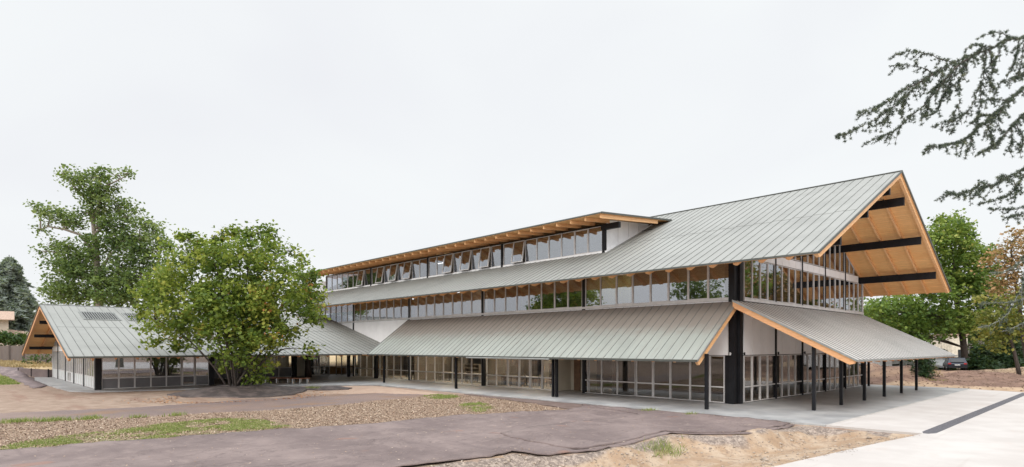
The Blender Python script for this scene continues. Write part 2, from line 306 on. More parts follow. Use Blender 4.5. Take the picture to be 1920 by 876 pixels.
# ------------------------------------------------------------ mesh builders
def tag(o, label=None, cat=None, group=None, kind=None):
    if label: o['label'] = label
    if cat: o['category'] = cat
    if group: o['group'] = group
    if kind: o['kind'] = kind
    return o
def thing(name, loc, label, cat, group=None):
    o = bpy.data.objects.new(name, None); COL.objects.link(o); o.location = loc; o.empty_display_size = .2
    return tag(o, label, cat, group)
def worldloc(o):
    v = Vector((0, 0, 0))
    while o is not None: v += Vector(o.location); o = o.parent
    return v
class MB:
    def __init__(s): s.v = []; s.f = []; s.mi = []; s.sm = False
    def hexa(s, p, mi=0):
        b = len(s.v); s.v += [tuple(q) for q in p]
        for f in ((0, 3, 2, 1), (4, 5, 6, 7), (0, 1, 5, 4), (1, 2, 6, 5), (2, 3, 7, 6), (3, 0, 4, 7)):
            s.f.append(tuple(b + i for i in f)); s.mi.append(mi)
        return s
    def box(s, x0, x1, y0, y1, z0, z1, mi=0):
        return s.hexa([(x0, y0, z0), (x1, y0, z0), (x1, y1, z0), (x0, y1, z0), (x0, y0, z1), (x1, y0, z1), (x1, y1, z1), (x0, y1, z1)], mi)
    def prism(s, poly, vec, mi=0):
        b = len(s.v); n = len(poly); vec = Vector(vec)
        s.v += [tuple(q) for q in poly] + [tuple(Vector(q) + vec) for q in poly]
        s.f.append(tuple(b + i for i in reversed(range(n)))); s.f.append(tuple(b + n + i for i in range(n))); s.mi += [mi, mi]
        for i in range(n):
            j = (i + 1) % n; s.f.append((b + i, b + j, b + n + j, b + n + i)); s.mi.append(mi)
        return s
    def slab(s, a, b, c, d, t, mi=0):          # four top corners, thickness straight down
        lo = [(q[0], q[1], q[2] - t) for q in (a, b, c, d)]
        return s.hexa(lo + [a, b, c, d], mi)
    def beam(s, p0, p1, w, h, mi=0, plumb=True):   # p0,p1: centre of the TOP face; plumb ends
        p0 = Vector(p0); p1 = Vector(p1); d = p1 - p0; hz = Vector((d.x, d.y, 0)).normalized()
        sd_ = Vector((-hz.y, hz.x, 0)) * (w / 2); dn = Vector((0, 0, -h))
        return s.hexa([p0 - sd_ + dn, p1 - sd_ + dn, p1 + sd_ + dn, p0 + sd_ + dn, p0 - sd_, p1 - sd_, p1 + sd_, p0 + sd_], mi)
    def tube(s, pts, rad, n=8, mi=0, cap=True):
        pts = [Vector(p) for p in pts]; b = len(s.v); up = Vector((0, 0, 1))
        for i, p in enumerate(pts):
            d = (pts[min(i + 1, len(pts) - 1)] - pts[max(i - 1, 0)]).normalized()
            a = d.cross(up) if abs(d.z) < .9 else d.cross(Vector((1, 0, 0)))
            a.normalize(); c = d.cross(a)
            for k in range(n):
                t = 2 * math.pi * k / n; s.v.append(tuple(p + (a * math.cos(t) + c * math.sin(t)) * rad[i]))
        for i in range(len(pts) - 1):
            for k in range(n):
                k2 = (k + 1) % n; s.f.append((b + i * n + k, b + i * n + k2, b + (i + 1) * n + k2, b + (i + 1) * n + k)); s.mi.append(mi)
        if cap:
            s.f.append(tuple(b + k for k in reversed(range(n)))); s.f.append(tuple(b + (len(pts) - 1) * n + k for k in range(n))); s.mi += [mi, mi]
        return s
    def build(s, name, mats, parent=None, label=None, smooth=False, loc=None):
        if not isinstance(mats, (list, tuple)): mats = [mats]
        me = bpy.data.meshes.new(name)
        base = worldloc(parent) if parent is not None else Vector(loc or (0, 0, 0))
        me.from_pydata([(v[0] - base.x, v[1] - base.y, v[2] - base.z) for v in s.v], [], s.f)
        for m in mats: me.materials.append(m)
        if len(mats) > 1: me.polygons.foreach_set('material_index', s.mi)
        if smooth: me.polygons.foreach_set('use_smooth', [True] * len(me.polygons))
        me.update()
        import bmesh
        bm = bmesh.new(); bm.from_mesh(me); bmesh.ops.recalc_face_normals(bm, faces=bm.faces); bm.to_mesh(me); bm.free()
        o = bpy.data.objects.new(name, me); COL.objects.link(o)
        if parent is not None: o.parent = parent
        else: o.location = base
        if label: o['label'] = label
        return o
def npmesh(name, V, F, mat, tint=None, parent=None, attrs=None, smooth=False):
    """V (n,3) float, F (m,k) int with constant k"""
    V = np.asarray(V, np.float32).copy()
    base = worldloc(parent) if parent is not None else Vector((0, 0, 0))
    V -= np.array(base, np.float32)
    me = bpy.data.meshes.new(name); k = F.shape[1]
    me.vertices.add(len(V)); me.vertices.foreach_set('co', V.ravel())
    me.loops.add(F.size); me.loops.foreach_set('vertex_index', F.ravel().astype(np.int32))
    me.polygons.add(len(F)); me.polygons.foreach_set('loop_start', (np.arange(len(F)) * k).astype(np.int32))
    if smooth: me.polygons.foreach_set('use_smooth', np.ones(len(F), bool))
    me.update(calc_edges=True)
    if tint is not None: attrs = dict(attrs or {}, tint=tint)
    for a, v in (attrs or {}).items():
        at = me.attributes.new(a, 'FLOAT', 'POINT'); at.data.foreach_set('value', np.asarray(v, np.float32))
    me.materials.append(mat)
    o = bpy.data.objects.new(name, me); COL.objects.link(o)
    if parent is not None: o.parent = parent
    return o
# value noise in numpy
def vnoise(x, y, seed=0):
    xi = np.floor(x).astype(np.int64); yi = np.floor(y).astype(np.int64); fx = x - xi; fy = y - yi
    fx = fx * fx * (3 - 2 * fx); fy = fy * fy * (3 - 2 * fy)
    def h(a, b):
        n = (a * 374761393 + b * 668265263 + seed * 1442695041) & 0xffffffff
        n = ((n ^ (n >> 13)) * 1274126177) & 0xffffffff
        return ((n ^ (n >> 16)) & 0xffff) / 65535.0
    return (h(xi, yi) * (1 - fx) + h(xi + 1, yi) * fx) * (1 - fy) + (h(xi, yi + 1) * (1 - fx) + h(xi + 1, yi + 1) * fx) * fy
def fbm(x, y, f, oct=4, seed=0):
    o = np.zeros_like(x, dtype=float); a = .5
    for i in range(oct): o += a * vnoise(x * f, y * f, seed + i); f *= 2.03; a *= .5
    return o
def sdist(px, py, poly):
    """signed distance, positive inside"""
    P = np.array(poly, float); n = len(P); d = np.full(px.shape, 1e9); ins = np.zeros(px.shape, bool)
    for i in range(n):
        ax, ay = P[i]; bx, by = P[(i + 1) % n]; ex_, ey_ = bx - ax, by - ay
        t = np.clip(((px - ax) * ex_ + (py - ay) * ey_) / (ex_ * ex_ + ey_ * ey_ + 1e-9), 0, 1)
        d = np.minimum(d, (px - ax - t * ex_) ** 2 + (py - ay - t * ey_) ** 2)
        c = ((ay > py) != (by > py)); xx = ax + (py - ay) / np.where(by - ay == 0, 1e-9, by - ay) * ex_
        ins ^= c & (px < xx)
    return np.where(ins, 1, -1) * np.sqrt(d)
def sstep(v, a, b):
    t = np.clip((v - a) / (b - a), 0, 1); return t * t * (3 - 2 * t)
DATA = json.loads('''{"maple":[[-27.23,-17.09,6.87,3.01,2.23],[-27.19,-17.03,4.89,3.62,1.45],[-26.94,-16.77,8.48,2.41,1.51],[-25.28,-18.61,6.13,1.7,1.41],[-24.21,-16.37,5.85,1.73,1.44],[-25.8,-16.82,3.45,1.47,0.88],[-26.89,-16.72,10.85,0.3,0.4],[-25.31,-15.06,10.85,0.23,0.46],[-29.01,-18.96,10.38,0.33,0.4],[-26.12,-15.92,10.63,0.46,0.4],[-28.97,-20.12,7.67,1.0,0.77],[-23.09,-14.04,6.96,1.0,1.0],[-24.36,-12.81,6.4,0.8,1.05],[-22.59,-14.26,5.18,0.99,0.99],[-24.96,-14.69,3.46,1.21,0.72],[-23.43,-13.08,7.4,0.59,0.79],[-29.41,-19.38,4.89,1.21,1.08],[-30.4,-20.42,6.33,0.9,1.02],[-27.98,-17.87,10.35,0.3,0.66],[-28.62,-18.54,10.1,0.33,0.59],[-27.19,-17.03,10.71,0.4,0.46],[-26.2,-15.99,10.63,0.4,0.53],[-25.46,-15.21,10.63,0.3,0.73],[-24.47,-14.17,9.56,0.46,0.59],[-29.11,-19.06,9.27,0.53,0.66],[-29.95,-19.95,9.84,0.3,0.46],[-30.94,-20.99,7.76,0.46,0.46],[-31.33,-21.41,5.25,0.4,0.4],[-23.23,-12.87,7.94,0.46,0.66],[-22.89,-12.51,6.33,0.3,0.46],[-23.04,-12.66,4.89,0.53,0.33],[-30.77,-20.81,3.46,0.46,0.33],[-29.41,-19.38,3.03,0.53,0.3],[-23.6,-13.26,2.92,0.46,0.3],[-29.28,-19.25,10.45,0.23,0.3],[-27.43,-17.29,10.63,0.26,0.26],[-23.85,-13.52,8.91,0.33,0.4],[-27.21,-19.94,8.55,1.15,0.97],[-31.58,-18.82,9.12,1.26,1.07],[-26.49,-18.32,8.99,1.34,1.16],[-30.21,-17.19,9.52,1.46,1.27],[-24.61,-17.06,9.12,1.21,1.15],[-28.56,-15.69,9.72,1.33,1.26],[-23.25,-15.9,8.81,1.09,1.14],[-26.97,-14.44,9.37,1.19,1.25],[-22.14,-14.63,7.67,1.09,1.03],[-26.19,-12.87,8.16,1.21,1.14],[-28.97,-20.74,6.75,1.17,1.11],[-32.78,-19.87,7.07,1.27,1.21],[-27.53,-19.7,6.2,1.68,1.45],[-31.15,-18.76,6.46,1.82,1.57],[-25.81,-17.48,6.22,2.04,1.75],[-29.22,-16.37,6.48,2.21,1.9],[-23.97,-15.79,6.21,1.8,1.68],[-27.61,-14.38,6.5,1.97,1.84],[-22.44,-14.15,5.87,1.1,1.22],[-25.58,-12.75,6.1,1.2,1.32],[-28.68,-20.93,4.62,1.04,0.87],[-32.58,-20.05,4.75,1.13,0.95],[-27.54,-19.39,3.86,1.34,0.76],[-30.52,-18.59,3.92,1.43,0.81],[-25.09,-17.72,4.05,1.72,1.03],[-29.29,-16.35,4.15,1.9,1.14],[-23.65,-15.91,3.96,1.5,0.98],[-27.67,-14.36,4.05,1.65,1.08],[-24.07,-13.76,4.1,0.84,0.72],[-24.54,-17.32,2.49,1.31,0.8],[-28.13,-16.09,2.43,1.43,0.87],[-25.61,-15.37,1.67,0.84,0.96],[-26.05,-15.84,1.09,0.79,0.53],[-27.38,-17.24,1.88,0.46,0.59],[-27.8,-17.68,2.45,0.59,0.53],[-28.54,-18.47,9.84,0.46,0.53],[-25.26,-15.0,10.35,0.33,0.4],[-23.36,-13.0,6.87,0.66,0.79],[-30.94,-20.99,5.79,0.66,0.66],[-29.65,-19.64,7.76,0.9,0.84]],"maple_base":[-26.69,-16.51,0.37],"oak":[[-75.14,-16.72,23.28,1.35,1.21],[-76.16,-17.8,21.93,1.08,1.08],[-74.49,-16.04,21.67,1.35,1.21],[-76.9,-18.58,23.14,0.94,0.81],[-73.98,-15.5,23.14,0.67,0.54],[-76.53,-18.19,19.92,1.08,0.94],[-74.12,-15.65,18.57,1.61,1.21],[-71.53,-12.92,18.57,1.08,0.81],[-78.52,-20.28,24.89,0.94,0.81],[-76.99,-18.67,24.29,1.48,1.08],[-75.42,-17.01,24.69,1.21,1.08],[-73.89,-15.4,24.76,0.81,0.54],[-72.96,-14.43,24.96,0.4,0.34],[-80.79,-22.67,20.72,0.61,0.54],[-79.86,-21.7,20.25,1.21,0.94],[-78.52,-20.28,19.38,1.75,1.14],[-77.55,-19.26,18.57,1.35,1.08],[-80.42,-22.28,17.76,0.67,0.4],[-75.74,-17.36,22.14,1.21,1.61],[-75.32,-16.92,20.05,1.48,1.75],[-73.8,-15.31,20.72,1.35,1.21],[-72.78,-14.23,19.58,1.21,1.61],[-79.72,-21.55,16.01,0.87,0.74],[-80.23,-22.09,15.07,0.61,0.34],[-78.1,-19.84,14.94,2.15,1.61],[-76.9,-18.58,13.59,2.56,2.29],[-78.38,-20.14,12.52,2.15,1.75],[-75.42,-17.01,15.75,2.42,2.15],[-73.8,-15.31,17.09,2.29,1.88],[-72.45,-13.89,16.22,2.29,2.02],[-70.55,-11.89,17.49,1.61,1.35],[-69.86,-11.16,15.75,1.08,1.61],[-71.3,-12.67,14.47,2.29,1.88],[-73.19,-14.67,13.19,2.42,1.75],[-75.42,-17.01,11.44,3.63,2.02],[-79.12,-20.92,9.96,1.61,1.48],[-77.64,-19.36,9.69,3.09,1.61],[-72.45,-13.89,10.84,3.09,1.88],[-73.8,-15.31,9.29,3.77,1.35],[-70.04,-11.35,11.84,2.02,2.29]],"oak_base":[-75.23,-16.82,0.41],"oak_limbs":[[[-75.23,-16.82,0.41],[-75.32,-16.92,9.15],[-75.6,-17.21,15.21],[-75.93,-17.55,19.92],[-76.06,-17.7,23.28]],[[-75.6,-17.21,14.53],[-76.99,-18.67,17.23],[-78.38,-20.14,17.9],[-79.77,-21.6,18.23],[-80.42,-22.28,17.9]],[[-75.46,-17.06,11.84],[-74.44,-15.99,14.53],[-73.29,-14.77,16.22],[-71.8,-13.21,16.55]],[[-75.32,-16.92,9.15],[-73.75,-15.26,11.17],[-71.8,-13.21,11.84]],[[-75.88,-17.5,20.93],[-76.99,-18.67,22.47],[-77.68,-19.41,23.62],[-78.47,-20.24,24.89]],[[-75.83,-17.45,19.24],[-75.14,-16.72,21.6],[-74.67,-16.23,23.41],[-73.66,-15.16,24.09],[-72.82,-14.28,24.76]],[[-75.69,-17.31,17.23],[-74.44,-15.99,19.11],[-73.05,-14.53,19.38]],[[-75.32,-16.92,10.5],[-76.99,-18.67,13.19],[-78.38,-20.14,14.53]],[[-75.46,-17.06,17.9],[-75.32,-16.92,20.59],[-75.51,-17.11,23.28]]],"cedar_far":[[-115.84,-23.29,18.53],[-115.84,-23.29,1.49]],"cedar_blobs":[[-115.84,-23.29,17.27,0.54,1.08],[-116.02,-23.49,15.3,1.61,0.81],[-115.16,-22.58,13.86,2.15,0.81],[-116.76,-24.27,12.97,2.33,1.08],[-115.53,-22.97,11.53,3.59,1.17],[-113.92,-21.28,10.1,2.33,1.08],[-116.58,-24.07,9.38,3.05,1.43],[-114.73,-22.12,7.76,3.77,1.43],[-116.58,-24.07,5.79,3.41,1.61],[-114.11,-21.47,4.89,2.87,1.43],[-115.96,-23.42,3.1,3.95,1.43],[-118.74,-26.35,7.58,2.69,3.59]],"bigtree":[[1.42,64.5,11.89,1.76,1.35],[0.8,68.91,12.29,1.84,1.41],[2.13,67.61,13.32,0.97,0.69],[1.18,66.61,15.25,0.97,0.83],[-0.67,62.28,18.1,1.22,0.81],[-1.45,66.96,18.86,1.28,0.85],[-2.82,62.4,19.26,0.97,0.69],[-0.3,65.06,16.91,0.97,0.97],[-3.86,61.3,17.46,0.97,0.83],[2.03,65.09,10.19,1.49,0.95],[1.39,69.87,10.55,1.56,0.99],[-1.69,60.28,17.84,1.81,1.47],[-2.67,65.67,18.72,1.92,1.56],[-2.73,59.04,15.95,2.01,1.74],[-3.91,65.04,16.81,2.14,1.86],[-0.31,60.78,16.25,1.73,1.59],[-1.31,66.79,17.12,1.84,1.7],[-3.63,57.96,13.93,1.87,1.74],[-4.87,63.93,14.66,2.0,1.85],[0.87,63.47,14.41,1.62,1.35],[0.23,67.8,14.93,1.69,1.41],[1.51,66.96,13.11,1.1,0.83],[-1.07,61.41,13.2,2.56,2.15],[-1.9,66.23,13.72,2.69,2.27],[-2.25,58.87,10.42,2.66,2.13],[-3.46,65.18,10.93,2.85,2.28],[0.46,62.65,10.48,2.41,1.88],[-0.48,68.73,10.96,2.57,2.0],[-5.81,57.0,7.5,3.11,2.3],[-6.94,61.77,7.74,3.28,2.43],[-7.98,53.96,7.13,2.29,1.75],[-9.11,58.14,7.33,2.4,1.83],[-3.02,58.56,6.44,2.94,2.27],[-4.32,65.02,6.68,3.15,2.44],[-0.08,62.66,6.61,2.56,2.02],[-0.93,67.95,6.81,2.71,2.14],[2.08,64.73,8.35,1.62,1.08],[1.3,70.54,8.67,1.71,1.14],[-7.37,53.85,3.77,2.4,1.47],[-8.69,58.87,3.81,2.55,1.56],[-5.03,56.09,3.77,2.26,1.47],[-6.43,62.21,3.81,2.42,1.57]],"bigtree_base":[-0.39,64.96,-0.08],"orange":[[5.03,45.97,12.36,0.97,0.54],[6.8,47.84,14.62,0.97,0.54],[4.36,45.27,11.28,0.75,0.38],[5.84,46.83,10.53,1.4,0.65],[5.29,46.24,8.59,1.08,0.43],[6.51,47.53,7.94,1.29,0.65],[7.32,48.39,10.1,1.08,1.08],[6.4,47.41,13.86,1.18,0.86],[5.62,46.59,13.0,1.08,0.65],[4.8,45.73,11.71,0.75,0.43],[6.21,47.22,11.28,1.4,0.86],[7.14,48.19,12.25,1.61,2.15],[5.47,46.44,9.67,1.29,0.65],[6.66,47.69,9.02,1.4,0.97]],"yellow":[[5.61,43.67,3.36,1.35,0.83],[6.68,44.81,5.7,1.25,1.04],[4.71,42.73,6.22,1.04,0.52],[6.32,44.43,7.52,1.14,0.52],[5.36,43.41,5.7,1.46,0.83],[6.5,44.62,6.22,1.35,0.94],[4.35,42.35,4.56,1.25,0.62],[5.96,44.05,4.24,1.25,0.62],[7.22,45.37,4.66,1.14,1.04],[7.4,45.56,7.78,1.04,1.56],[4.71,42.73,7.78,0.83,0.52]],"orange_base":[7.32,48.39,0.41],"yellow_base":[6.93,45.07,0.29],"spruce":[[[1.89,60.1,3.75],[1.89,60.1,0.07],3.0],[[2.82,72.69,6.69],[2.82,72.69,-0.27],3.4],[[-3.82,68.61,3.25],[-3.82,68.61,-0.28],3.0],[[-0.03,84.22,3.1],[-0.03,84.22,-0.13],3.6]],"bush_col":[[2.48,28.75,3.1],[2.48,28.75,0.01]],"bush2":[[3.25,29.57,0.95,0.54,0.54]],"bush3":[[1.54,36.48,1.09,0.5,0.7]],"weeds":[[3.12,27.98,0.2,0.62,0.22],[3.72,28.62,0.2,0.44,0.22]],"hedge_r":[[-0.49,75.03,1.74,1.81,1.51],[1.07,76.67,2.72,2.11,1.96],[-10.75,64.21,0.99,2.26,0.83],[-8.16,66.94,0.84,2.11,0.75],[-6.35,68.85,1.14,1.81,1.05],[-9.72,65.3,2.35,1.81,1.05],[-12.05,62.84,1.74,1.51,1.51],[2.73,78.41,1.44,2.26,1.21],[4.54,80.33,2.35,2.26,1.81]],"far_r":[[-24.72,101.79,5.47,3.66,3.66],[-22.2,104.44,6.76,3.66,3.66],[-19.68,107.1,8.05,3.66,3.66],[-17.16,109.75,5.47,3.66,3.66],[-14.64,112.41,6.76,3.66,3.66],[-12.13,115.06,8.05,3.66,3.66],[-9.61,117.72,5.47,3.66,3.66],[-7.09,120.37,6.76,3.66,3.66],[-4.57,123.02,8.05,3.66,3.66],[-2.05,125.68,5.47,3.66,3.66],[0.47,128.33,6.76,3.66,3.66],[2.99,130.99,8.05,3.66,3.66],[5.5,133.64,5.47,3.66,3.66],[8.02,136.3,6.76,3.66,3.66]],"far_l":[[-144.98,-27.86,6.49,3.6,2.54],[-142.36,-25.09,8.6,3.6,2.54],[-139.74,-22.33,7.54,3.6,2.54],[-137.11,-19.57,6.49,3.6,2.54],[-134.49,-16.8,8.6,3.6,2.54],[-131.87,-14.04,7.54,3.6,2.54],[-129.25,-11.28,6.49,3.6,2.54],[-126.62,-8.51,8.6,3.6,2.54],[-124.0,-5.75,7.54,3.6,2.54],[-121.38,-2.98,6.49,3.6,2.54],[-118.76,-0.22,8.6,3.6,2.54],[-116.13,2.54,7.54,3.6,2.54],[-113.51,5.31,6.49,3.6,2.54],[-110.89,8.07,8.6,3.6,2.54]],"hedge_l":[[-97.35,-27.06,4.46,1.96,1.05],[-95.54,-25.15,4.31,1.66,0.98],[-93.98,-23.51,4.15,1.36,0.9],[-92.58,-22.03,3.85,1.05,0.75]],"bush_l":[[-74.32,-23.12,1.84,1.13,0.75],[-73.54,-22.3,1.72,0.88,0.63],[-75.1,-23.94,1.47,0.63,0.38]],"cedar_br":[[3,[[16.94,-11.94,9.19],[15.37,-13.78,9.32],[14.33,-15.08,9.09],[13.72,-15.91,8.87],[13.46,-16.38,8.78],[13.28,-16.76,8.7],[13.1,-17.14,8.47],[12.93,-17.52,8.31],[12.73,-17.93,8.11],[12.57,-18.29,7.9],[12.38,-18.68,7.66],[12.22,-19.04,7.33],[12.08,-19.39,7.05],[11.93,-19.73,6.82],[11.74,-20.13,6.6],[11.59,-20.48,6.44]]],[2,[[13.03,-17.95,8.15],[12.82,-18.27,7.91],[12.72,-18.5,7.7],[12.58,-18.75,7.39],[12.5,-18.94,7.18],[12.37,-19.19,6.96],[12.24,-19.43,6.73],[12.14,-19.65,6.57],[11.97,-19.93,6.43]]],[2,[[12.63,-18.65,7.76],[12.49,-19.04,7.53],[12.32,-19.45,7.31],[12.17,-19.84,7.04],[12.06,-20.19,6.84],[11.95,-20.54,6.71]]],[1,[[12.79,-18.49,7.88],[12.68,-18.71,7.88],[12.52,-19.0,7.95],[12.32,-19.31,7.96],[12.19,-19.55,7.86]]],[1,[[12.54,-18.75,7.69],[12.4,-18.8,7.83],[12.2,-18.92,7.9],[11.98,-19.06,7.89]]],[1,[[13.12,-17.85,8.18],[13.1,-17.93,7.75],[13.01,-18.08,7.37],[12.93,-18.23,7.08],[12.78,-18.44,6.93],[12.54,-18.75,6.8]]],[1,[[13.05,-17.93,7.54],[13.07,-18.05,7.22],[13.05,-18.22,6.82]]],[1,[[12.81,-18.18,7.31],[12.75,-18.39,7.04],[12.77,-18.51,6.69]]],[1,[[12.75,-18.25,7.9],[12.67,-18.43,7.46],[12.59,-18.61,7.12],[12.53,-18.76,6.99]]],[1,[[13.51,-17.44,8.36],[13.48,-17.61,7.99],[13.41,-17.84,7.67]]],[1,[[13.34,-17.62,8.35],[13.25,-17.86,7.99],[13.24,-18.02,7.73]]],[1,[[13.15,-17.81,8.2],[13.22,-17.9,7.9],[13.21,-18.05,7.58]]],[1,[[12.43,-18.58,7.31],[12.44,-18.72,7.04],[12.41,-18.89,6.94]]],[1,[[12.18,-18.84,7.4],[12.17,-18.99,7.13],[12.17,-19.14,6.99]]],[1,[[12.88,-18.1,8.04],[12.83,-18.3,7.63],[12.82,-18.46,7.32]]],[1,[[13.41,-17.55,8.37],[13.32,-17.73,8.44],[13.22,-17.94,8.44],[13.13,-18.13,8.32]]],[1,[[13.56,-17.38,8.27],[13.54,-17.5,7.92],[13.51,-17.64,7.61],[13.47,-17.78,7.67]]],[1,[[12.62,-18.38,7.67],[12.55,-18.6,7.49],[12.47,-18.83,7.35]]],[1,[[11.99,-19.04,7.17],[11.97,-19.21,6.92],[11.92,-19.4,6.85]]],[1,[[13.19,-17.78,8.22],[13.05,-18.07,8.23],[12.92,-18.35,8.12]]],[1,[[13.09,-17.88,7.81],[13.2,-17.91,7.54],[13.27,-17.98,7.33]]],[1,[[12.68,-18.31,7.77],[12.73,-18.41,7.49],[12.71,-18.57,7.21]]],[2,[[16.14,-12.05,9.45],[14.66,-13.96,9.11],[13.82,-15.21,8.57],[13.49,-15.91,8.07],[13.25,-16.52,7.65],[13.12,-17.01,7.3],[13.0,-17.49,7.02],[12.82,-18.04,6.65],[12.72,-18.5,6.51],[12.53,-19.06,6.38]]],[2,[[13.78,-16.72,7.43],[13.54,-17.15,7.15],[13.4,-17.48,6.87],[13.26,-17.81,6.55],[13.07,-18.2,6.33]]],[1,[[13.78,-16.72,8.09],[13.54,-17.12,7.86],[13.3,-17.52,7.67],[13.15,-17.81,7.56]]],[1,[[13.31,-17.65,7.22],[13.27,-17.84,6.95],[13.33,-17.92,6.69]]],[1,[[13.41,-17.55,7.31],[13.2,-17.91,7.3],[13.08,-18.18,7.21]]],[1,[[13.47,-17.48,6.92],[13.58,-17.51,6.61],[13.54,-17.7,6.37]]],[1,[[13.22,-17.75,7.08],[13.14,-17.97,6.77],[13.17,-18.09,6.58]]],[1,[[12.93,-18.05,6.71],[12.97,-18.16,6.54],[12.94,-18.33,6.38]]],[1,[[13.41,-17.55,6.85],[13.44,-17.66,6.59],[13.41,-17.84,6.37]]],[1,[[13.22,-17.75,7.08],[13.08,-18.04,7.01],[12.99,-18.28,6.85]]],[1,[[13.6,-17.35,7.22],[13.64,-17.45,6.72],[13.71,-17.52,6.42]]],[1,[[13.12,-17.85,6.92],[13.22,-17.9,6.61],[13.2,-18.06,6.42]]],[2,[[16.14,-12.05,8.8],[14.3,-14.35,7.63],[13.68,-15.38,6.76],[13.42,-16.0,6.45],[13.25,-16.55,6.21],[13.09,-17.08,5.99],[12.94,-17.6,5.9],[12.8,-18.12,5.72],[12.68,-18.61,5.68]]],[1,[[13.56,-17.38,6.03],[13.42,-17.64,5.69],[13.21,-17.95,5.56],[13.08,-18.18,5.51]]],[1,[[13.19,-17.78,5.84],[13.11,-18.01,5.88],[13.05,-18.22,5.87]]],[1,[[13.06,-17.91,5.83],[13.05,-18.07,5.71],[13.06,-18.21,5.61]]],[1,[[13.38,-17.58,5.98],[13.33,-17.78,6.02],[13.29,-17.96,5.93]]],[1,[[13.97,-16.95,5.57],[13.57,-17.47,5.46],[13.4,-17.75,5.42],[13.2,-18.06,5.4]]],[1,[[13.97,-16.95,5.46],[13.57,-17.47,5.37],[13.43,-17.72,5.29],[13.39,-17.85,5.27]]],[1,[[13.44,-17.52,5.92],[13.5,-17.59,5.73],[13.47,-17.78,5.59]]]],"cedar_grey":[[2,[[18.52,-3.73,8.12],[15.55,-7.1,7.64],[13.61,-9.39,6.33],[12.86,-10.42,5.38],[12.69,-10.84,5.14],[12.54,-11.25,5.0],[12.33,-11.71,4.96]]],[2,[[18.52,-3.73,7.69],[15.55,-7.04,7.23],[13.51,-9.38,6.07],[12.84,-10.26,4.71],[12.66,-10.64,4.21],[12.61,-10.87,4.0],[12.5,-11.17,3.8],[12.31,-11.55,3.64],[12.13,-11.92,3.58]]],[1,[[13.53,-9.72,4.63],[12.88,-10.59,4.34],[12.7,-10.96,4.25],[12.44,-11.41,4.21],[12.16,-11.89,4.19]]],[1,[[12.91,-10.37,5.19],[12.85,-10.8,4.6],[12.91,-11.1,4.04]]],[1,[[13.53,-9.72,3.8],[12.98,-10.54,3.79],[12.72,-11.06,3.58],[12.56,-11.47,3.48]]]],"cedar_trunk":[[16.66,-12.23,0.52],[16.8,-12.09,14.96]],"suv":[-0.42,57.66,0.13],"silver":[-4.1,65.41,0.23],"van1":[-10.14,61.94,0.16],"white2":[-8.89,66.17,0.24],"fence":[[-123.89,-49.21,0.5],[-83.14,-23.7,1.12],[-76.34,-20.9,1.33]],"house_l":[[-109.75,-28.5,2.69],[-105.43,-23.95,2.69]],"house_r":[[-6.69,91.73,-0.49],[-5.03,93.49,-0.49]],"house_r2":[[-10.94,123.58,-1.38],[-2.45,132.52,-1.38]],"trunkpost":[-42.76,-4.39,0.01]}''')

# ============================================================ ground
P_LITTER = [(-19.5, -33), (-17.62, -29.2), (-16.78, -27.52), (-16.02, -24.75), (-15.43, -21.6), (-14.85, -19.22), (-14.88, -17.34), (-14.9, -15.26), (-15.85, -11.96), (-16.24, -9.62), (-17.0, -7.9), (-16.0, -6.5), (-13.61, -6.26), (-8.15, -7.26), (-4.6, -8.42), (-5.28, -10.9), (-6.17, -13.46), (-6.5, -17.22), (-6.78, -19.48), (-7.05, -21.1), (-7.67, -23.58), (-8.21, -26.12), (-8.33, -27.99), (-8.69, -33)]
P_G1 = [(-9.2, -30), (-10.7, -28.58), (-11.23, -27.33), (-12.46, -24.52), (-12.92, -22.35), (-11.64, -21.0), (-8.32, -20.87), (-7.81, -23.54), (-8.34, -26.09), (-8.46, -27.97)]
P_G2 = [(-16.39, -8.58), (-16.85, -7.19), (-14.77, -7.48), (-13.46, -8.91), (-14.42, -9.39)]
P_G3 = [(-10.41, -10.54), (-10.67, -8.99), (-8.23, -10.34), (-6.95, -11.98), (-7.59, -12.29)]
P_MAUVE = [(-19.5, -33), (-24, -31), (-22.42, -28.97), (-21.0, -23.79), (-21.38, -19.8), (-22.26, -17.09), (-21.61, -14.69), (-21.33, -11.92), (-21.11, -9.66), (-17.45, -7.83), (-16.24, -9.62), (-15.85, -11.96), (-14.9, -15.26), (-14.85, -19.22), (-15.43, -21.6), (-16.02, -24.75), (-16.78, -27.52)]
P_PEACH = [(-27.12, -14.57), (-29.89, -11.05), (-29.39, -7.72), (-27.61, -5.85), (-22.22, -6.35), (-16.48, -6.8), (-17.94, -8.34), (-22.18, -11.48), (-23.27, -13.96)]
P_TARP = [(-5.4, -5.75), (-3, -5.85), (-0.91, -5.95), (2.5, -6.0), (5.45, -6.12), (5.6, -7.12), (5.24, -9.98), (4.38, -11.07), (3.32, -11.81), (3.34, -12.54), (3.6, -14.81), (3.59, -16.96), (2.91, -18.32), (2.46, -18.41), (2.06, -18.57), (2.33, -19.66), (1.96, -20.52), (1.85, -21.51), (1.7, -22.49), (1.27, -24.23), (-0.79, -30.01), (-2, -36), (-9, -36), (-8.69, -29.63), (-8.33, -27.99), (-8.21, -26.12), (-7.67, -23.58), (-7.05, -21.1), (-6.78, -19.48), (-6.5, -17.22), (-6.17, -13.46), (-5.28, -10.9), (-4.6, -8.42), (-4.9, -7)]
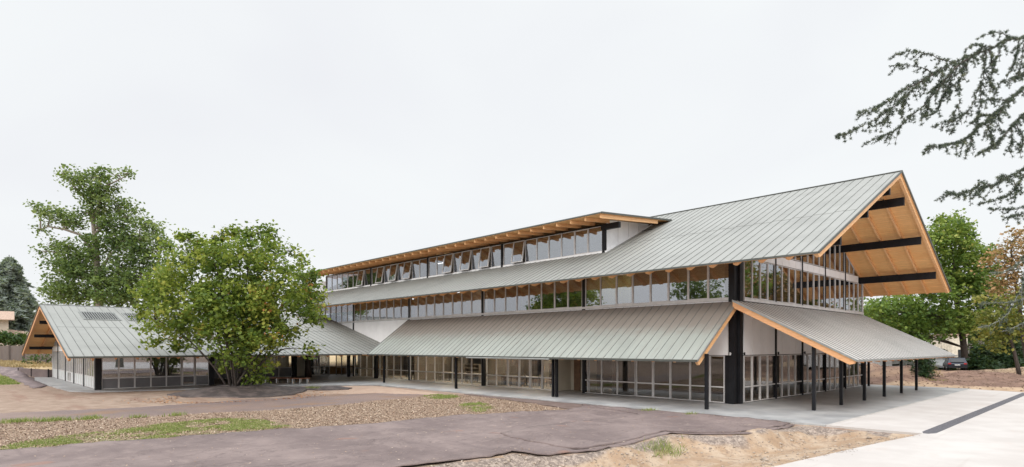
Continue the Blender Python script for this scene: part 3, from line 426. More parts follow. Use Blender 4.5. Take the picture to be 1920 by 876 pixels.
P_DITCH = [(5.45, -5.7), (5.6, -7.12), (5.24, -9.98), (4.38, -11.07), (3.32, -11.81), (3.34, -12.54), (3.6, -14.81), (3.59, -16.96), (2.91, -18.32), (2.46, -18.41), (2.06, -18.57), (2.33, -19.66), (1.96, -20.52), (1.85, -21.51), (1.7, -22.49), (1.27, -24.23), (-0.79, -30.01), (-3, -38), (8, -38), (8.05, -20), (8.38, -15.84), (8.72, -12.81), (9.17, -8.94), (9.58, -5.5)]
P_WFRONT = [(9.58, -5.5), (9.17, -8.94), (8.72, -12.81), (8.38, -15.84), (8.05, -20), (8, -38)]
P_SLATE = [(-84, -29.5), (-83.19, -25.2), (-62, -24.6), (-46, -24.9), (-43.2, -25.6), (-42.59, -26.16), (-50, -26.1), (-65.67, -26.2), (-72, -27.6)]
P_GL = [(-72, -31), (-72, -27.9), (-65.67, -26.5), (-50.2, -26.3), (-50.3, -28.6), (-52, -31)]
P_LL = [(-52, -31), (-50.3, -28.6), (-50.2, -26.3), (-43.2, -26.6), (-44.5, -29.6)]

def wave(x, y):
    return x, y
def axis(segs):
    out = []
    for a, b, st in segs: out += list(np.arange(a, b, st))
    return np.array(out + [segs[-1][1]])
ax_ = axis([(-900, -200, 100), (-200, -90, 8), (-90, -40, .45), (-40, 12, .2), (12, 30, .8), (30, 200, 10), (200, 900, 100)])
ay_ = axis([(-900, -140, 90), (-140, -40, 6), (-40, -4.2, .2), (-4.2, 23, 1.2), (23, 66, .35), (66, 120, 3), (120, 900, 90)])
GX, GY = np.meshgrid(ax_, ay_, indexing='ij'); GXf, GYf = GX.ravel(), GY.ravel()
def poly_line_dist(px, py, line):
    d = np.full(px.shape, 1e9)
    for (ax, ay), (bx, by) in zip(line[:-1], line[1:]):
        ex_, ey_ = bx - ax, by - ay; t = np.clip(((px - ax) * ex_ + (py - ay) * ey_) / (ex_ ** 2 + ey_ ** 2), 0, 1)
        d = np.minimum(d, np.hypot(px - ax - t * ex_, py - ay - t * ey_))
    return d
TREE = DATA['maple_base']
def height(x, y):
    x = np.asarray(x, float); y = np.asarray(y, float)
    z = -.07 + .05 * (fbm(x, y, .5, 4, 1) - .5)
    fwd = (x - CAM.x) * FX + (y - CAM.y) * FY; rt = (x - CAM.x) * RX + (y - CAM.y) * RY
    # rougher litter
    z += .03 * (fbm(x, y, 3, 3, 9) - .5)
    dd = sdist(x, y, P_DITCH); w = poly_line_dist(x, y, P_WFRONT)
    rough = fbm(x, y, 1.6, 5, 4) - .5
    dep = sstep(dd + rough * .5, -.05, 1.0) * (.25 + .75 * sstep(w, .3, 3.2))
    z = np.where(dd > -.3, z - .50 * dep * sstep(dd, -.3, .1) + rough * .30 * sstep(dd, 0, .5) * (1 - sstep(dd, 1.2, 2.2)) + .05 * rough * sstep(dd, 0, .3), z)
    for bx, by, bh, br in ((6.6, -7.4, .32, .7), (8.0, -6.6, .22, .6), (5.5, -9.2, .22, .9), (4.4, -12.6, .18, .9), (4.3, -16.0, .2, .8), (2.9, -20.2, .16, .8)):
        z += bh * np.exp(-((x - bx) ** 2 + (y - by) ** 2) / br ** 2) * (.6 + 1.3 * rough)
    # mound under the maple
    r = np.hypot((x - TREE[0]) / 1.0, (y - TREE[1]) / 1.25)
    z += .52 * (1 - sstep(r, .8, 4.2)) * (.8 + .5 * fbm(x, y, .7, 3, 6))
    r2 = np.hypot((x + 27.2) / 1.6, (y + 10.8) / 2.6)
    z += .16 * (1 - sstep(r2, .3, 1.3))
    # left: bank up to the dry field
    bank = sstep(fwd, 61.6, 64.5) * (x < -48) * .8 + np.clip((fwd - 64) * .025, 0, .9) * (x < -48)
    z += bank
    # right: heaps of soil behind the slab
    s = sstep(y, 24.3, 27) * sstep(x, -16, -6)
    z += s * (.45 * fbm(x, y, .35, 5, 12) + .25 * (fbm(x, y, 1.3, 4, 15) - .4) * sstep(70 - y, 0, 20)) * (1 - .6 * sstep(fwd, 68, 78))
    for bx, by, bh, br in ((1.2, 29.5, .9, 2.4), (-1.8, 31.5, .9, 2.8), (-4, 36, .8, 4), (2.8, 38, .5, 4), (7, 36, .35, 4)):
        z += bh * np.exp(-((x - bx) ** 2 + (y - by) ** 2) / br ** 2) * (.55 + .9 * fbm(x, y, .8, 4, 17))
    for q, bh, br in (((8.5, 52), .75, 5.5), ((12.0, 60), 1.6, 5), ((16, 60), 1.5, 5)):
        z += bh * np.exp(-((x - q[0]) ** 2 + (y - q[1]) ** 2) / br ** 2)
    return z
GZ = height(GXf, GYf)
under = ((GXf > -47) & (GXf < 60) & (GYf > -5.3) & (GYf < 23)) | (sdist(GXf, GYf, P_TARP) > .15)
GZ = np.where(under & (sdist(GXf, GYf, P_DITCH) < -.3), np.minimum(GZ, -.12), GZ)
GZ = np.where((GXf > 10.2) & (GYf < 22), -.25, GZ)
nx, ny = GX.shape; ii = np.arange(nx * ny).reshape(nx, ny)
F = np.stack([ii[:-1, :-1], ii[1:, :-1], ii[1:, 1:], ii[:-1, 1:]], -1).reshape(-1, 4)
fw_ = (GXf - CAM.x) * FX + (GYf - CAM.y) * FY
zones = dict(litter=np.maximum(sdist(GXf, GYf, P_LITTER), sdist(GXf, GYf, P_LL)), mauve=sdist(GXf, GYf, P_MAUVE), peach=sdist(GXf, GYf, P_PEACH),
             grass=np.maximum.reduce([sdist(GXf, GYf, q) for q in (P_G1, P_G2, P_G3, P_GL)]), ditch=sdist(GXf, GYf, P_DITCH),
             soil=np.minimum(GYf - 23.6, GXf + 18), tan=np.maximum.reduce([5.5 - np.hypot(GXf - 8.5, GYf - 52), 5 - np.hypot(GXf - 12, GYf - 60), 6 - np.hypot(GXf - 17, GYf - 58), 1.0 - np.abs(GYf - 24.9) - np.clip(1 - GXf, 0, 9)]),
             dry=np.where((GXf < -44) & (GYf < 20), fw_ - 62.5, -5.0))
zones = {k: np.clip(v, -5, 5) for k, v in zones.items()}
dd_ = sdist(GXf, GYf, P_DITCH)
zones['bank'] = np.where(dd_ > 0, 1 - sstep(dd_ + (fbm(GXf, GYf, .9, 4, 31) - .5) * 1.6, .15, .7), 0) * (poly_line_dist(GXf, GYf, P_WFRONT) > .8)
g = npmesh('ground', np.stack([GXf, GYf, GZ], 1), F, M['terrain'], attrs=zones, smooth=True); tag(g, kind='structure')

def sheet(name, poly, z, mat, step=.25, hf=None, thick=.02, jitter=0, parent=None):
    """a sheet laid on the ground: triangulated outline with a relief hf(x,y), and a rim of the given thickness"""
    pts = []; n = len(poly)
    for i in range(n):
        a = Vector(poly[i]); b = Vector(poly[(i + 1) % n]); k = max(1, int((b - a).length / max(step, .3)))
        for j in range(k):
            p = a.lerp(b, j / k)
            if jitter:
                w = jitter * (float(vnoise(np.array([p.x * 1.1]), np.array([p.y * 1.1]), 3)[0]) - .5) * 2
                nrm = Vector((-(b - a).y, (b - a).x)).normalized(); p = p + nrm * w
            pts.append(p)
    nb = len(pts); edges = [(i, (i + 1) % nb) for i in range(nb)]
    if hf is not None:
        xs = [p.x for p in pts]; ys = [p.y for p in pts]
        gx, gy = np.meshgrid(np.arange(min(xs), max(xs), step), np.arange(min(ys), max(ys), step)); gx = gx.ravel(); gy = gy.ravel()
        k = sdist(gx, gy, [(p.x, p.y) for p in pts]) > step * .5
        pts += [Vector((a, b)) for a, b in zip(gx[k], gy[k])]
    v, e, f, *_ = delaunay_2d_cdt(pts, edges, [list(range(nb))], 1, 1e-5)
    V = np.array([(p.x, p.y) for p in v]); zz = np.full(len(V), float(z)) if hf is None else z + hf(V[:, 0], V[:, 1])
    m = MB(); m.v = [(a, b, c) for (a, b), c in zip(V, zz)]; m.f = [tuple(q) for q in f]; m.mi = [0] * len(f)
    # rim
    from collections import Counter
    ec = Counter()
    for q in m.f:
        for a, b in zip(q, q[1:] + q[:1]): ec[(min(a, b), max(a, b))] += 1
    rim = [k for k, c in ec.items() if c == 1]; lo = {}
    for a, b in rim:
        for q in (a, b):
            if q not in lo: lo[q] = len(m.v); m.v.append((m.v[q][0], m.v[q][1], m.v[q][2] - thick))
        m.f.append((a, b, lo[b], lo[a])); m.mi.append(0)
    return m.build(name, mat, parent, smooth=(hf is not None))
# concrete slab round the building, its porch corner rounded towards the maple
P_SLAB = [(6.38, -5.6), (-27.6, -5.5), (-28.8, -6.7), (-30.0, -8.6), (-31.6, -11.2), (-32.6, -14), (-33.4, -19), (-34.6, -23.6), (-36.4, -24.6), (-46, -24.9), (-56, -24.9), (-62, -24.4), (-62, 24), (6.38, 24)]
tag(sheet('pavement', P_SLAB, 0.0, M['concrete'], thick=.16), kind='structure')
P_PAVE = [(6.4, -5.6), (6.4, 23.4), (8.2, 22.7), (9.6, 22.0), (14, 20.4), (30, 10), (60, -12), (60, -60), (7.6, -60), (8, -38), (8.05, -20), (8.2, -17.6), (8.38, -15.84), (8.55, -14.2), (8.72, -12.81), (8.95, -10.8), (9.17, -8.94), (9.45, -7.1), (9.62, -5.6)]
tag(sheet('paved_forecourt', P_PAVE, .004, M['paving'], thick=.16), kind='structure')
tag(sheet('drainage_strip', [(9.50, -5.05), (9.62, -5.5), (9.78, -5.52), (9.94, -5.15), (9.96, 21.2), (9.55, 21.4)], .010, M['drain'], thick=.01), kind='structure')
m = MB(); m.box(6.42, 6.56, -5.5, 23.3, .0045, .0095); tag(m.build('paving_joint', simple('pale joint strip', (.46, .43, .40), .7)), kind='structure')
def tarp_h(x, y):
    w = .05 * (fbm(x, y, .55, 3, 21) - .5) + .05 * (1 - np.abs(fbm(x * .5 + y * .3, y * 1.2 - x * .4, .9, 3, 23) - .5) * 5).clip(0, 1) ** 3
    e = sdist(x, y, P_TARP); return w + .035 * np.exp(-(e / .25) ** 2) * fbm(x, y, 1.3, 2, 25)
t = sheet('geotextile_sheet', P_TARP, -.03, M['geo'], .22, tarp_h, .03, .10)
tag(t, 'large mauve brown geotextile sheet laid between building and sandy ditch', 'ground sheet')
def lap(name, poly, off, mat, label, hf=tarp_h, step=.22, base=-.03):
    e_poly = poly
    def h(x, y): return hf(x, y) + off + .05 * np.exp(-(sdist(x, y, e_poly) / .14) ** 2) * (fbm(x, y, .8, 2, 41) * 1.6 - .3).clip(0, 1)
    t = sheet(name, poly, base, mat, step, h, off + .015, .06); return tag(t, label, 'ground sheet')
lap('geotextile_sheet', [(-5.6, -6.2), (-3.2, -6.05), (-.5, -5.85), (2.5, -5.75), (5.2, -5.95), (5.35, -7.1), (5.0, -9.9), (4.1, -11.1), (3.0, -11.7), (3.0, -12.6), (3.3, -14.9), (3.25, -17.0), (.2, -16.9), (-0.75, -16.48), (-1.09, -14.16), (-0.93, -11.09), (-0.6, -8.3), (-1.04, -7.6), (-3.1, -7.0), (-4.4, -6.5)], .03, M['geo'],
    'mauve geotextile lap nearest the concrete slab, with a curled dark seam')
P_STRIP = [(-15.5, -5.75), (-10, -5.7), (-5.2, -5.7), (-4.3, -7.2), (-4.3, -8.3), (-8.15, -7.15), (-13.4, -6.35), (-15.6, -6.1)]
tag(sheet('geotextile_sheet', P_STRIP, -.035, M['geo_dark2'], .22, lambda x, y: .03 * (fbm(x, y, .8, 3, 28) - .5), .02, .08), 'narrow darker brown sheet strip between the concrete slab edge and the leaf litter', 'ground sheet')
def gh(x, y): return height(x, y) + .03 + .04 * (fbm(x, y, 1.5, 4, 51) - .5) + .05 * (1 - np.abs(fbm(x, y, .8, 3, 53) - .5) * 6).clip(0, 1) ** 2
mp_ = [(TREE[0] + 3.7 * math.cos(a) * (1 + .12 * math.sin(3 * a + 1)) , TREE[1] + 4.6 * math.sin(a) * (1 + .1 * math.cos(2 * a))) for a in [i * math.pi / 14 for i in range(28)]]
tag(sheet('mound_cover', mp_, 0, M['geo_dark'], .22, gh, .05, .2), 'dark wrinkled geotextile draped over the earth mound at the foot of the bushy maple', 'ground sheet')
tag(sheet('mound_cover', [(-27.4, -13.4), (-28.6, -11.5), (-27.6, -9.6), (-26.0, -8.6), (-24.9, -9.4), (-25.2, -11.3), (-26.1, -13.2)], 0, M['geo_dark'], .22, gh, .05, .15), 'low dark geotextile flap lying on the ground right of the maple mound', 'ground sheet')
tag(sheet('slate_sheet', P_SLATE, 0, M['slate'], .6, lambda x, y: height(x, y) + .05, .03, .2), 'dark grey brown ground sheet strip left of the single storey wing', 'ground sheet')
# retaining wall holding the dry field
m = MB(); a = (-67.5, -25.3); b = (-60.9, -23.4)
m.prism([(a[0], a[1], -.1), (b[0], b[1], -.1), (b[0], b[1], .74), (a[0], a[1], .80)], (-.12, .35, 0))
w_ = m.build('retaining_wall', M['geo'], loc=(-64, -24, 0)); tag(w_, 'low retaining wall wrapped in grey brown sheeting before the dry field', 'wall')
for k in (0, .45, 1): 
    x = a[0] + (b[0] - a[0]) * k; y = a[1] + (b[1] - a[1]) * k
    mm = MB(); mm.box(x - .05, x + .05, y - .06, y + .04, -.1, .84); mm.build('post', M['black'], w_)

# ---------- small stuff lying on the ground
rng = np.random.default_rng(11)
def in_poly(poly, n, keep=None):
    P = np.array(poly); lo = P.min(0); hi = P.max(0); X = []; 
    x = rng.uniform(lo[0], hi[0], n * 3); y = rng.uniform(lo[1], hi[1], n * 3)
    d = sdist(x, y, poly) + rng.normal(0, .18, len(x)); k = d > .05
    if keep is not None: k &= keep(x, y)
    return x[k][:n], y[k][:n]
def chips(name, xs, ys, zs, size, mat, flat=.35, label=None, kind='stuff', tint=None):
    n = len(xs); a = rng.uniform(0, 2 * np.pi, n); sz = size * rng.uniform(.5, 1.3, n)
    u = np.stack([np.cos(a), np.sin(a), rng.normal(0, flat, n)], 1); v = np.stack([-np.sin(a), np.cos(a), rng.normal(0, flat, n)], 1)
    c = np.stack([xs, ys, zs], 1); s_ = sz[:, None]
    V = np.stack([c - u * s_, c - v * s_ * .6 + [0, 0, .004], c + u * s_, c + v * s_ * .6 + [0, 0, .006]], 1).reshape(-1, 3)
    F = np.arange(n * 4).reshape(n, 4)
    t = np.repeat(rng.uniform(0, 1, n) if tint is None else tint, 4)
    return tag(npmesh(name, V, F, mat, t), label, None, None, kind)
def near_keep(x, y): # denser near the camera
    return rng.uniform(0, 1, len(x)) < np.clip(22 / np.hypot(x - CAM.x, y - CAM.y), .25, 1)
x, y = in_poly(P_LITTER, 60000, near_keep)
chips('fallen_leaves', x, y, height(x, y) + .015 + rng.uniform(0, .012, len(x)), .032, M['litter'], label='brown leaf litter and wood chips on the long strip of bare ground')
x, y = in_poly(P_TARP, 800); chips('fallen_leaves', x, y, -.03 + tarp_h(x, y) + .045, .032, M['litter'], .15, 'few dry leaves scattered on the mauve sheet')
ang = rng.uniform(0, 2 * np.pi, 5200); rr = rng.uniform(3.2, 7.5, 5200) ** 1
x = TREE[0] + 3.2 + np.cos(ang) * rr * .9; y = TREE[1] - 1.2 + np.sin(ang) * rr * 1.1; k = (rng.uniform(0, 1, len(x)) < np.exp(-(rr - 3.2) / 1.6)) & (np.abs(np.hypot(x - TREE[0], (y - TREE[1]) / 1.2) - 4.9) < 1.6) & (x > TREE[0])
chips('fallen_leaves', x[k], y[k], height(x[k], y[k]) + .02, .06, M['orange_litter'], .2, 'rusty leaves dropped along the foot of the maple mound')
def blades(name, xs, ys, h, mat, label, lean=.35, w=.008):
    n = len(xs); z0 = height(xs, ys) - .01; a = rng.uniform(0, 2 * np.pi, n); hh = h * rng.uniform(.45, 1.25, n)
    c = np.stack([xs, ys, z0], 1); s_ = np.stack([np.cos(a), np.sin(a), 0 * a], 1) * (w * rng.uniform(.6, 1.6, n))[:, None]
    tip = c + np.stack([rng.normal(0, lean, n) * hh, rng.normal(0, lean, n) * hh, hh], 1); mid = c + (tip - c) * .55 + [0, 0, 0]
    V = np.stack([c - s_, c + s_, mid + s_ * .8, tip], 1).reshape(-1, 3); F = np.arange(n * 4).reshape(n, 4)
    return tag(npmesh(name, V, F, mat, np.repeat(rng.uniform(0, 1, n), 4)), label, None, None, 'stuff')
def patchy(x, y): return (fbm(x, y, 1.1, 5, 61) + rng.normal(0, .05, len(x)) > .47)
def patchy2(x, y): return (fbm(x, y, 1.3, 5, 62) + rng.normal(0, .06, len(x)) > .46)
x, y = in_poly(P_G1, 42000, patchy); blades('grass', x, y, .06, M['grass'], 'green grass band growing through the leaf litter', .6, .012)
x, y = in_poly(P_G2, 6500, patchy2); x2, y2 = in_poly(P_G3, 5000, patchy2); x = np.r_[x, x2]; y = np.r_[y, y2]; blades('grass', x, y, .09, M['grass'], 'small green grass patches on the litter near the slab', .5, .016)
x, y = in_poly(P_GL, 16000); blades('grass', x, y, .14, M['grass'], 'bright green lawn patch at the left edge', .4, .04)
xs = []; ys = []
for (cx, cy, r, n) in ((-17.3, -28.7, .4, 420), (-16.75, -27.5, .3, 300), (-16.6, -26.3, .35, 260), (-15.8, -24.6, .2, 100), (-15.5, -23.2, .25, 120), (-14.6, -8.1, .3, 260), (-26.2, -11.6, .3, 260), (-1.5, -6.05, .3, 200), (.8, -6.1, .25, 160)):
    xs.append(rng.normal(cx, r * .5, n)); ys.append(rng.normal(cy, r * .9, n))
x = np.concatenate(xs); y = np.concatenate(ys); blades('grass', x, y, .2, M['grass'], 'green weed tufts along the far edge of the leaf litter', .45, .012)
def field(x, y): return ((x - CAM.x) * FX + (y - CAM.y) * FY > 63.5)
x, y = in_poly([(-100, -33), (-66, -24.5), (-61, -22.6), (-61.8, -14), (-84, -16), (-100, -25)], 26000, field)
k = fbm(x, y, .35, 3, 71) > .40; blades('grass', x[k], y[k], .38, M['drygrass'], 'straw coloured dry grass on the raised field by the fence', .5, .03)
xs = rng.uniform(1.5, 9.5, 9000); ys = rng.uniform(-26, -5.8, 9000); d = sdist(xs, ys, P_DITCH); k = (d > .05) & (rng.uniform(0, 1, len(xs)) < .12 + .9 * np.exp(-((d - .6) / .5) ** 2)); xs, ys = xs[k], ys[k]
def stones(name, xs, ys, size, mat, label):
    n = len(xs); base = np.array([(1, 0, 0), (-.5, .87, 0), (-.5, -.87, 0), (.2, .1, .8), (0, 0, -.6)]); T = np.array([(0, 1, 3), (1, 2, 3), (2, 0, 3), (1, 0, 4), (2, 1, 4), (0, 2, 4)])
    a = rng.uniform(0, 6.28, n); s_ = size * rng.lognormal(-.3, .5, n); V = []
    ca, sa = np.cos(a), np.sin(a); B = base[None] * (1 + rng.uniform(-.35, .35, (n, 5, 1)))
    X = (B[..., 0] * ca[:, None] - B[..., 1] * sa[:, None]) * s_[:, None] + xs[:, None]; Y = (B[..., 0] * sa[:, None] + B[..., 1] * ca[:, None]) * s_[:, None] + ys[:, None]
    Z = B[..., 2] * s_[:, None] * .8 + height(xs, ys)[:, None] + .005
    V = np.stack([X, Y, Z], -1).reshape(-1, 3); F = (T[None] + (np.arange(n) * 5)[:, None, None]).reshape(-1, 3)
    return tag(npmesh(name, V, F, mat), label, None, None, 'stuff')
stones('rubble', xs, ys, .035, M['rock'], 'loose stones and clods on the banks of the sandy ditch')
xs = rng.uniform(-14, 14, 5000); ys = rng.uniform(24.6, 50, 5000); stones('rubble', xs, ys, .07, simple('soil clods', (.2, .13, .095), .9, 0, 5, .3), 'clods of dark earth on the heaped soil right of the building')
xs = rng.normal(4.0, .22, 420); ys = rng.normal(-13.4, .5, 420); k = sdist(xs, ys, P_DITCH) > .05; blades('grass', xs[k], ys[k], .2, M['grass'], 'grey green weed tuft on the bank of the ditch', .6, .008)

xs = rng.uniform(-3, 6, 30000); ys = rng.uniform(-31, -5.5, 30000); d = sdist(xs, ys, P_TARP); k = (d > 0) & (rng.uniform(0, 1, len(xs)) < .75 * np.exp(-(d / .16)) * (fbm(xs, ys, .7, 3, 81) > .42)); xs, ys = xs[k], ys[k]
chips('sand_spill', xs, ys, -.03 + tarp_h(xs, ys) + .04, .03, M['litter'], .2, 'sand and grit spilled over the ragged edge of the mauve sheet')

xs = rng.uniform(7.6, 12, 26000); ys = rng.uniform(-24, -5.2, 26000); d = poly_line_dist(xs, ys, P_WFRONT); k = (sdist(xs, ys, P_DITCH) < 0) & (rng.uniform(0, 1, len(xs)) < .8 * np.exp(-d / .14) * (fbm(xs, ys, .6, 3, 83) > .45)); xs, ys = xs[k], ys[k]
chips('sand_spill', xs, ys, np.full(len(xs), .012), .022, M['litter'], .15, 'sand and grit crumbled over the edge of the pale forecourt')

# ============================================================ main building
BAY = 10.33
bld = thing('school_building', (0, 0, 0), 'long two storey school building with grey zinc gable roof, clerestory and lean-to canopies', 'building')
def ztop(y): return 13.56 - .469 * abs(y - 10.45)
SL = .469; XE, XW = 5.2, -55.0; YN, YF, YR = -2.95, 23.85, 10.45
def seams_x(m, x0, x1, step, yz0, yz1, w=.016, h=.026, mi=1):
    x = x1 - .3
    while x > x0:
        m.beam((x, yz0[0], yz0[1] + h), (x, yz1[0], yz1[1] + h), w, h + .01, mi); x -= step
roof = MB()
for (ya, yb) in ((YN, YR), (YR, YF)):
    a, b = (XW, ya, ztop(ya)), (XE, ya, ztop(ya)); c, d = (XE, yb, ztop(yb)), (XW, yb, ztop(yb)); roof.slab(a, b, c, d, .05)
seams_x(roof, XW, XE, .545, (YN, ztop(YN)), (YR, ztop(YR)))
seams_x(roof, XW, XE, .545, (YF, ztop(YF)), (YR, ztop(YR)))
for yj, off in ((3.25, 0),):
    x = XE - .3; k = 0
    while x > XW:
        yy = yj + (.12 if k % 2 else 0); roof.box(x - .545, x - .03, yy - .007, yy + .007, ztop(yy) - .01, ztop(yy) + .01, 1); x -= .545; k += 1
roof_o = roof.build('roof', [M['zinc_x'], M['seam']], bld)
m = MB(); m.slab((XW, YR - .14, ztop(YR) + .02), (XE + .03, YR - .14, ztop(YR) + .02), (XE + .03, YR + .14, ztop(YR) + .02), (XW, YR + .14, ztop(YR) + .02), .05); m.build('ridge_cap', M['edge'], roof_o)
def deck(name, pts, t, drop, mat, par):
    m = MB(); q = [(a, b, c - drop) for a, b, c in pts]; m.slab(*q, t); return m.build(name, mat, par)
for ya, yb in ((YN + .06, YR), (YR, YF - .06)):
    deck('soffit', [(XW + .03, ya, ztop(ya)), (XE - .04, ya, ztop(ya)), (XE - .04, yb, ztop(yb)), (XW + .03, yb, ztop(yb))], .06, .052, M['deck_x'], roof_o)
for ya in (YN, YF):
    m = MB(); s_ = -1 if ya < 0 else 1; m.box(XW, XE, *sorted((ya - .015 * s_ * -1, ya + .05 * s_)), ztop(ya) - .075, ztop(ya) + .02); m.build('eave_flashing', M['edge'], roof_o)
for ya, yb in ((YN, YR), (YF, YR)):
    m = MB(); m.beam((XE + .02, ya, ztop(ya) + .05), (XE + .02, yb, ztop(yb) + .05), .05, .12); m.build('verge_flashing', M['edge'], roof_o)
RH = .26
k = 0
while True:
    x = 5.05 - 1.2625 * k
    if x < XW + .3: break
    w = .16 if k == 0 else .10
    full = x > -.2
    for ya, yb in ((YN + .12, YR if full else .05), (YF - .12, YR) ):
        if ya > 0 and not full: continue
        m = MB(); d_ = .113
        if k == 0: d_ = .06
        sg = 1 if yb > ya else -1; cut = .30
        z0, z1 = ztop(ya) - d_, ztop(yb) - d_; hx = w / 2
        # rafter with a slanted tail
        prof = [(ya, z0), (ya + sg * .02, z0 - .09), (ya + sg * cut, ztop(ya + sg * cut) - d_ - RH - (.06 if k == 0 else 0)), (yb, z1 - RH - (.06 if k == 0 else 0)), (yb, z1)]
        m.prism([(x - hx, p, q) for p, q in prof], (w, 0, 0)); m.build('rafter', M['glulam'], roof_o)
    k += 1
for yb in (.75, 4.95, 9.05):
    for yy in (yb, 20.9 - yb + .25):
        zt = ztop(yy) - .113 - RH + (-.08 if True else 0)
        m = MB(); m.box(-.6, 4.95, yy - .1, yy + .1, zt - .5, zt); m.build('purlin', M['black'], roof_o)

# --- windows
def uvn(O, u, n, a, b, c, d, z0, z1, zt0=None):
    """box spanning a..b along u, c..d along n, z0..z1; zt0 = top height at a (sloping top)"""
    f = lambda p, q, z: (O[0] + u[0] * p + n[0] * q, O[1] + u[1] * p + n[1] * q, z)
    za = z1 if zt0 is None else zt0
    return [f(a, c, z0), f(b, c, z0), f(b, d, z0), f(a, d, z0), f(a, c, za), f(b, c, z1), f(b, d, z1), f(a, d, za)]
def window(par, O, u, n, a, b, z0, z1, za=None, trans=(), fw=.035, name='window', open_=0, label=None, lower=None, mat='glass', depth=.05, handle=False, thick=0):
    za = z1 if za is None else za
    m = MB(); fw2 = fw + thick
    a += .004; b -= .004
    sl = (z1 - za) / (b - a)
    m.hexa(uvn(O, u, n, a, a + fw2, -depth, depth, z0, za + sl * fw2, za)); m.hexa(uvn(O, u, n, b - fw2, b, -depth, depth, z0, z1, z1 - sl * fw2))
    m.hexa(uvn(O, u, n, a + fw2, b - fw2, -depth, depth, z0, z0 + fw2)); 
    p = uvn(O, u, n, a + fw2, b - fw2, -depth, depth, z1 - fw2, z1 - sl * fw2, za + sl * fw2)
    p[0] = (p[0][0], p[0][1], za + sl * fw2 - fw2); p[3] = (p[3][0], p[3][1], za + sl * fw2 - fw2); p[1] = (p[1][0], p[1][1], z1 - sl * fw2 - fw2); p[2] = (p[2][0], p[2][1], z1 - sl * fw2 - fw2)
    m.hexa(p)
    for t in trans: m.hexa(uvn(O, u, n, a + fw2, b - fw2, -depth * .9, depth * .9, t - fw * .8, t + fw * .8))
    pane = MB(); zl = z0 + fw2
    if lower is not None:
        lo = MB(); lo.hexa(uvn(O, u, n, a + fw2, b - fw2, -.02, .02, z0 + fw2, trans[0] - fw * .8)); zl = trans[0] + fw * .8
    pane.hexa(uvn(O, u, n, a + fw2, b - fw2, -.008, .008, zl, z1 - fw2, za - fw2))
    if handle: m.hexa(uvn(O, u, n, a + fw2 * .3, a + fw2 * .8, depth, depth + .05, 1.0, 1.14))
    if open_:
        # top hung: bottom pushed outwards; the sash keeps its own frame
        def tilt(v):
            zz = z1 - v[2]; an = open_; o = (v[0] - O[0]) * n[0] + (v[1] - O[1]) * n[1]
            nz = z1 - zz * math.cos(an) + o * math.sin(an) * 0 ; dn = zz * math.sin(an) + .06
            return (v[0] + n[0] * dn, v[1] + n[1] * dn, nz)
        m.v = [tilt(v) for v in m.v]; pane.v = [tilt(v) for v in pane.v]
    o = m.build(name, M['alu'], par, label); pane.build('pane', M[mat], o)
    if lower is not None: lo.build('lower_panel', M[lower], o)
    return o
def box_part(name, mat, par, *b, label=None):
    m = MB(); m.box(*b); return m.build(name, mat, par, label)
S = (1, 0); NN = (0, -1)       # facade A runs along +x, faces -y
O = (0, 0)
PW = BAY / 8.19
cols = [-.2 - BAY * i for i in range(6)]
rw = random.Random(8)
# mullion positions: eight panes between columns
def panes(i):
    x1 = cols[i] - .13; x0 = cols[i] - BAY + .13; st = (x1 - x0) / 8
    return [(x1 - st * (k + 1), x1 - st * k) for k in range(8)]
for i in range(5):
    for k, (a, b) in enumerate(panes(i)):
        op = (i, k) in ((0, 3), (0, 5), (1, 1), (2, 2), (2, 5), (3, 3), (0, 1))
        window(bld, O, S, NN, a, b, 5.74, 8.30, thick=.03 if op else 0, mat='glass')
m = MB(); m.box(-51.5, -.36, -.085, .05, 5.60, 5.735); m.build('sill', M['alu'], bld)
for i in range(5):
    x = cols[i + 0] if i else None
for i in range(1, 6):
    box_part('column', M['black'], bld, cols[i] - .12, cols[i] + .12, -.07, .2, 0.0, 8.33)
# corner column, cross shaped
m = MB(); m.box(-.36, -.02, -.10, .22, 0, 5.55); m.box(-.36, -.02, -.10, .22, 5.55, 8.35); 
m = MB(); m.box(-.37, -.03, -.12, .80, 0, 8.36); m.box(-.62, -.372, .0, .28, 0, 8.36); m.box(-.028, .10, .28, .62, 0, 8.36); m.build('corner_column', M['black'], bld)
# ground floor of facade A
gf = [(-.62, -1.48, 0), (-1.48, -2.69, 0), (-2.69, -4.0, 'd'), (-4.0, -5.17, 'd'), (-5.17, -6.43, 0), (-6.43, -7.84, 0), (-7.84, -9.11, 0), (-9.11, -10.15, 0)]
gf = [(-.64, -1.50, 0), (-1.50, -2.72, 0), (-2.72, -3.98, 0), (-3.98, -5.17, 'd'), (-5.17, -6.40, 'd'), (-6.44, -7.80, 0), (-7.80, -9.05, 0), (-9.05, -10.1, 0), (-10.18, -10.7, 0)]
gf += [(-13.15, -14.36, 'd'), (-14.36, -15.54, 'd'), (-15.6, -16.72, 'd'), (-16.72, -17.95, 'd'), (-18.0, -19.25, 0), (-19.25, -20.38, 0)]
st = (BAY - .26) / 8
gf += [(cols[2] - .13 - st * (k + 1) + st, cols[2] - .13 - st * (k + 1), 0) for k in range(8)]
gf += [(cols[3] - .13 - st * k, cols[3] - .13 - st * (k + 1), 0) for k in range(8)]
gf += [(cols[4] - .13 - st * k, cols[4] - .13 - st * (k + 1), 0) for k in range(3)]
for b, a, kind in gf:
    if kind == 'd': window(bld, O, S, NN, a, b, .03, 2.60, trans=(.88,), fw=.05, name='glazed_door', thick=.02, handle=True, mat='glass_low')
    else: window(bld, O, S, NN, a, b, .03, 2.60, trans=(.88,), fw=.04, name='ground_floor_window', mat='glass_low' if b > -11 else 'glass_clear')
